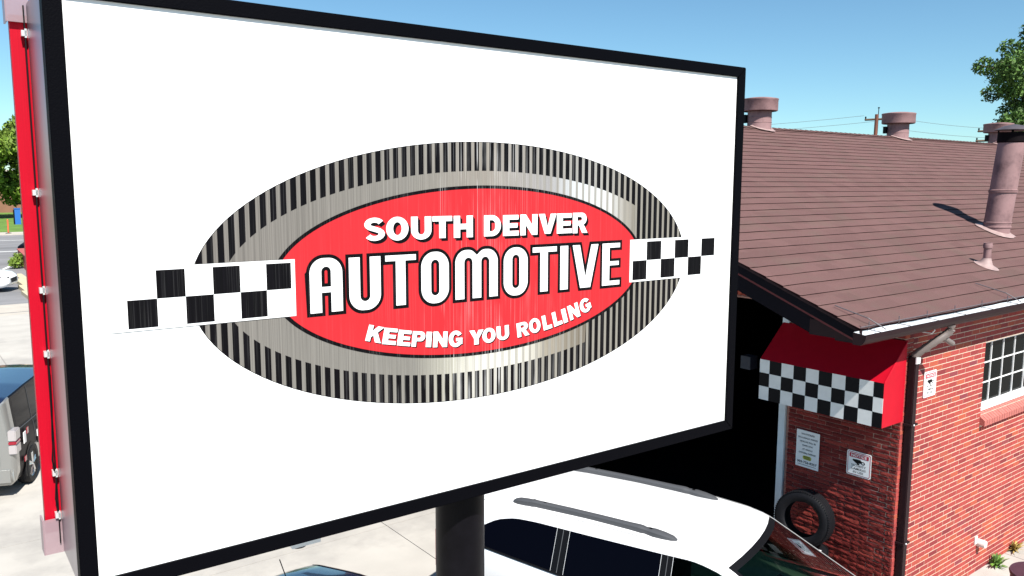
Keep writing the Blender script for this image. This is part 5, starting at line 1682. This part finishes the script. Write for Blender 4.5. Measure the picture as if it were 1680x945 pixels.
g = G(); g.lathe([(0.295, 0.825), (0.30, 0.845), (0.292, 0.862), (0.27, 0.857), (0.15, 0.868), (0.001, 0.872)], 48); autosmooth(g.obj('lid', M['drum'], dr), 40)

# ================================================================== BACKGROUND
def leaves(name, clumps, n, size, m, seed, parent, bright=0.0):
    q = np.random.default_rng(seed)
    w = np.array([c[3] ** 2 for c in clumps]); w = w / w.sum()
    idx = q.choice(len(clumps), n, p=w)
    cc = np.array([c[:3] for c in clumps])[idx]; rr_ = np.array([c[3] for c in clumps])[idx]
    d = q.normal(size=(n, 3)); d /= np.linalg.norm(d, axis=1)[:, None]
    rad = rr_ * (1 - 0.45 * q.random(n) ** 1.6) * (1 + 0.10 * q.normal(size=n))
    p = cc + d * rad[:, None] * np.array([1, 1, 0.82])
    a = q.normal(size=(n, 3)) + d * 0.6; a /= np.linalg.norm(a, axis=1)[:, None]
    b = np.cross(a, q.normal(size=(n, 3))); b /= np.linalg.norm(b, axis=1)[:, None]
    c = np.cross(a, b)
    s = size * (0.6 + 0.8 * q.random(n))[:, None]
    v = np.stack([p - b * s, p + c * s * .45, p + b * s, p - c * s * .45], 1).reshape(-1, 3)
    me_ = bpy.data.meshes.new(name)
    me_.vertices.add(4 * n); me_.vertices.foreach_set('co', v.ravel())
    me_.loops.add(4 * n); me_.loops.foreach_set('vertex_index', np.arange(4 * n))
    me_.polygons.add(n); me_.polygons.foreach_set('loop_start', np.arange(n) * 4); me_.polygons.foreach_set('loop_total', np.full(n, 4))
    me_.materials.append(m)
    at = me_.attributes.new('tint', 'FLOAT', 'FACE')
    cl = q.random(len(clumps))[idx]
    at.data.foreach_set('value', np.clip(0.35 * cl + 0.65 * q.random(n) + bright, 0, 1))
    me_.update(); me_.validate()
    return ob(name, me_, parent)

def tree(kind, label, loc, clumps, n, size, m, seed, trunk_r=0.25, group=None):
    t = thing(kind, label, 'tree', loc, group=group)
    q = random.Random(seed)
    zlo = min(c[2] - c[3] * .6 for c in clumps)
    g = G(); ztop = max(c[2] for c in clumps)
    g.tube([(0, 0, -0.1), (0.05, 0, zlo * .5), (0.1, 0.05, zlo), (0, 0, (zlo + ztop) / 2)], 1, 10, rs=[trunk_r * 1.25, trunk_r, trunk_r * .8, trunk_r * .45])
    tr = g.obj('trunk', M['bark'], t); autosmooth(tr, 60)
    for c in clumps:
        g = G(); s0 = Vector((0.05, 0.02, max(zlo * .85, c[2] - c[3] * 1.8))); e_ = Vector(c[:3]); mid = s0.lerp(e_, .5) + Vector((q.uniform(-.3, .3), q.uniform(-.3, .3), q.uniform(0, .3)))
        g.tube([s0, mid, e_, e_ + (e_ - mid) * .4], 1, 6, rs=[trunk_r * .4, trunk_r * .25, trunk_r * .12, trunk_r * .04])
        g.obj('branch', M['bark'], t)
    leaves('crown', clumps, n, size, m, seed, t)
    return t
q = random.Random(21)
def crown(q, rx, z0, z1, n, r0, r1):
    out = []
    for k in range(n):
        f = (k + q.random()) / n
        z = z0 + (z1 - z0) * f
        w = rx * math.sqrt(max(0.08, 1 - (2 * f - 0.9) ** 2)) * q.uniform(.3, 1)
        a = q.uniform(0, 2 * PI)
        out.append((w * math.cos(a), w * math.sin(a), z, q.uniform(r0, r1)))
    return out
gr = 'street trees beyond the road'
for k, (x, y, h, nm) in enumerate(((8.0, 121, 14.6, 'bright green street tree at the far left above the lawn'), (15.8, 126, 14.4, 'bright green street tree just left of the red sign edge'),
                               (24.5, 122, 13.5, 'street tree beyond the road third from the left'), (33.5, 128, 14.8, 'street tree beyond the road fourth from the left'), (-2.5, 127, 13.8, 'street tree beyond the road outside the left edge'), (48, 125, 13.0, 'street tree beyond the road behind the big sign'))):
    tree('broadleaf_tree', nm, (x, y, 0.14), crown(q, 5.4, 2.6, h - 2.0, 34, 1.2, 2.2), 12000, 0.34, M['leaf_light'], 40 + k, 0.32, gr)
# tree behind the roof on the right
q9 = random.Random(14)
cl = []
def left_edge(z):      # ragged left outline of the crown, metres from its axis
    return interp([(6.8, -1.9), (7.8, -2.5), (8.8, -1.7), (9.8, -2.9), (10.7, -3.1), (11.4, -2.2), (12.2, -1.9), (13.0, -0.9), (14.0, -0.2), (15.0, 0.3), (16.5, 1.6)], z)
def interp(pts, x):
    if x <= pts[0][0]: return pts[0][1]
    for a, b in zip(pts[:-1], pts[1:]):
        if x <= b[0]:
            return a[1] + (b[1] - a[1]) * (x - a[0]) / (b[0] - a[0])
    return pts[-1][1]
for k in range(120):
    z = 6.9 + 10.0 * q9.random()
    e0 = left_edge(z)
    r = q9.uniform(0.38, 0.8)
    x = e0 + r * 0.9 + (5.6 - e0) * q9.random() ** 1.25
    cl.append((x, q9.uniform(-1.7, 1.7), z, r))
RX, RY = 0.794, -0.608       # picture-right direction on the ground, used as the spread axis of the crown
cl = [(a * RX + b * .608, a * RY + b * .794, c, d) for a, b, c, d in cl]
tree('shade_tree', 'dark green leafy tree rising behind the brown roof at the right edge', (45.9, 17.0, 0), cl, 52000, 0.095, M['leaf_dark'], 77, 0.3)
# far building with openings
fb = thing('far_building', 'low tan brick building behind the street trees', 'building', (14, 146, 0))
g = G(); g.box((-30, 0, 0), (40, 10, 6.2)); g.obj('wall', M['tan_brick'], fb)
g = G(); g.box((-30.4, -0.4, 6.2), (40.4, 10.4, 6.6)); g.obj('roof', M['kerb'], fb)
for k in range(14):
    g = G(); g.box((-28 + 5 * k, -0.06, 1.4), (-25.8 + 5 * k, 0.02, 3.6)); g.obj('window', M['glass_win'], fb)
# blue post, marker, sign, red wall, bush
t = thing('blue_post', 'blue upright box post standing on the lawn across the street', 'post', (11.9, 106, 0.14))
g = G(); g.box((-0.22, -0.25, 0), (0.34, 0.25, 1.72)); g.obj('panel', M['blue'], t)
g = G(); g.box((-0.26, -0.3, 1.72), (0.38, 0.3, 1.80)); g.obj('cap', M['blue'], t)
g = G(); g.box((-0.32, -0.22, 0), (-0.23, 0.22, 1.6)); g.obj('side', M['black_plastic'], t)
t = thing('marker_post', 'thin orange marker post on the far kerb', 'marker', (9.15, 88.3, 0.12))
g = G(); g.lathe([(0.06, 0), (0.065, 0.9), (0.07, 1.25), (0.001, 1.3)], 12); g.obj('tube', M['orange'], t)
g = G(); g.lathe([(0.25, 0), (0.24, 0.05), (0.06, 0.08)], 16); g.obj('foot', M['black_plastic'], t)
t = thing('small_street_sign', 'blank pale sign board on a thin post above the low red wall', 'sign', (6.95, 57, -0.02))
g = G(); g.box((-0.24, -0.02, 0.95), (0.24, 0.0, 1.62)); g.obj('board', M['white'], t)
g = G(); g.tube([(0, 0.02, 0), (0, 0.02, 1.7)], 0.03, 8); g.obj('post', M['galv'], t)
t = thing('low_red_wall', 'low painted red block wall at the roadside', 'wall', (6.42, 58.0, -0.02))
g = G(); g.add([(0, 0, 0), (-0.35, -7.0, 0), (3.2, -7.0, 0), (3.0, 0.3, 0), (0, 0, .8), (-0.35, -7.0, .8), (3.2, -7.0, .8), (3.0, 0.3, .8)], [(0, 3, 2, 1), (4, 5, 6, 7), (0, 1, 5, 4), (1, 2, 6, 5), (2, 3, 7, 6), (3, 0, 4, 7)])
g.obj('block_wall', M['redwall'], t)
g = G(); g.add([(-.04, .04, .8), (-.39, -7.05, .8), (3.25, -7.05, .8), (3.05, .35, .8), (-.04, .04, .86), (-.39, -7.05, .86), (3.25, -7.05, .86), (3.05, .35, .86)], [(0, 3, 2, 1), (4, 5, 6, 7), (0, 1, 5, 4), (1, 2, 6, 5), (2, 3, 7, 6), (3, 0, 4, 7)])
g.obj('coping', M['redwall'], t)
t = thing('roadside_bush', 'small green bush at the left end of the low red wall', 'bush', (5.88, 54.0, -0.02))
leaves('foliage', [(0, 0, .35, .38), (.12, .1, .65, .28), (-.15, 0, .3, .25)], 900, 0.07, M['leaf_light'], 5, t)
g = G(); g.tube([(0, 0, 0), (0.02, 0, .6)], 0.03, 6); g.obj('stem', M['bark'], t)

# utility poles and wires
def upole(label, x, y, h, arms, lean=0.0):
    t = thing('utility_pole', label, 'pole', (x, y, 0))
    g = G(); g.tube([(0, 0, -0.2), (lean * .5, 0, h * .5), (lean, 0, h)], 0.14, 12, rs=[0.17, 0.145, 0.12]); autosmooth(g.obj('shaft', M['wood_pole'], t), 60)
    for z, a, b in arms:
        g = G(); p0 = Vector((lean - RX * a, -RY * a, z)); p1 = Vector((lean + RX * b, RY * b, z + .08))
        g.tube([p0, p1], 0.075, 4); ar = g.obj('crossarm', M['bark'], t)
        for f in (0.03, 0.5, 0.97):
            p = p0.lerp(p1, f); g = G(); g.lathe([(0.03, 0.05), (0.06, 0.12), (0.05, 0.22), (0.001, 0.24)], 8, p); g.obj('insulator', M['black_plastic'], ar)
        g = G(); g.tube([p0.lerp(p1, .45) + Vector((0, 0, 0)), (lean, 0, z - .45)], 0.03, 5); g.obj('brace', M['bark'], t)
    g = G(); g.tube([(lean + 0.1, -0.06, h - 1.4), (lean + 0.12, -0.06, h + 0.42)], 0.03, 6); g.lathe([(0.001, h + .40), (0.07, h + .44), (0.07, h + .5), (0.001, h + .52)], 8, (lean + .12, -.06, 0)); g.obj('top_pin', M['black_plastic'], t)
    return t
upole('reddish wooden utility pole with crossarm just left of the middle roof vent', 58.05, 32.3, 9.95, [(9.55, 0.85, 0.85)], 0.22)
upole('utility pole half hidden behind the farthest roof vent and the flue', 65.1, 27.0, 9.1, [(8.75, 1.25, 0.9), (8.05, 1.35, 0.9)], 0.1)
wk = 0
def wire(label, a, b, sag, r=0.011):
    g = G(); a = Vector(a); b = Vector(b)
    g.tube([a.lerp(b, k / 16) - Vector((0, 0, sag * 4 * (k / 16) * (1 - k / 16))) for k in range(17)], r, 4)
    o = g.obj('overhead_wire', M['wire']); tag(o, label, 'wire', 'overhead wires')
wire('upper overhead wire running left from the wooden utility pole', (57.6, 32.9, 9.85), (36, 62, 9.9), 0.9)
wire('lower overhead wire running left from the wooden utility pole', (58.2, 32.2, 9.45), (36.5, 62, 9.5), 0.9)
wire('upper overhead wire between the two utility poles', (58.9, 31.6, 9.75), (65.0, 27.1, 8.95), 0.12)
wire('lower overhead wire between the two utility poles', (58.5, 32.0, 9.05), (65.2, 26.9, 8.25), 0.12)
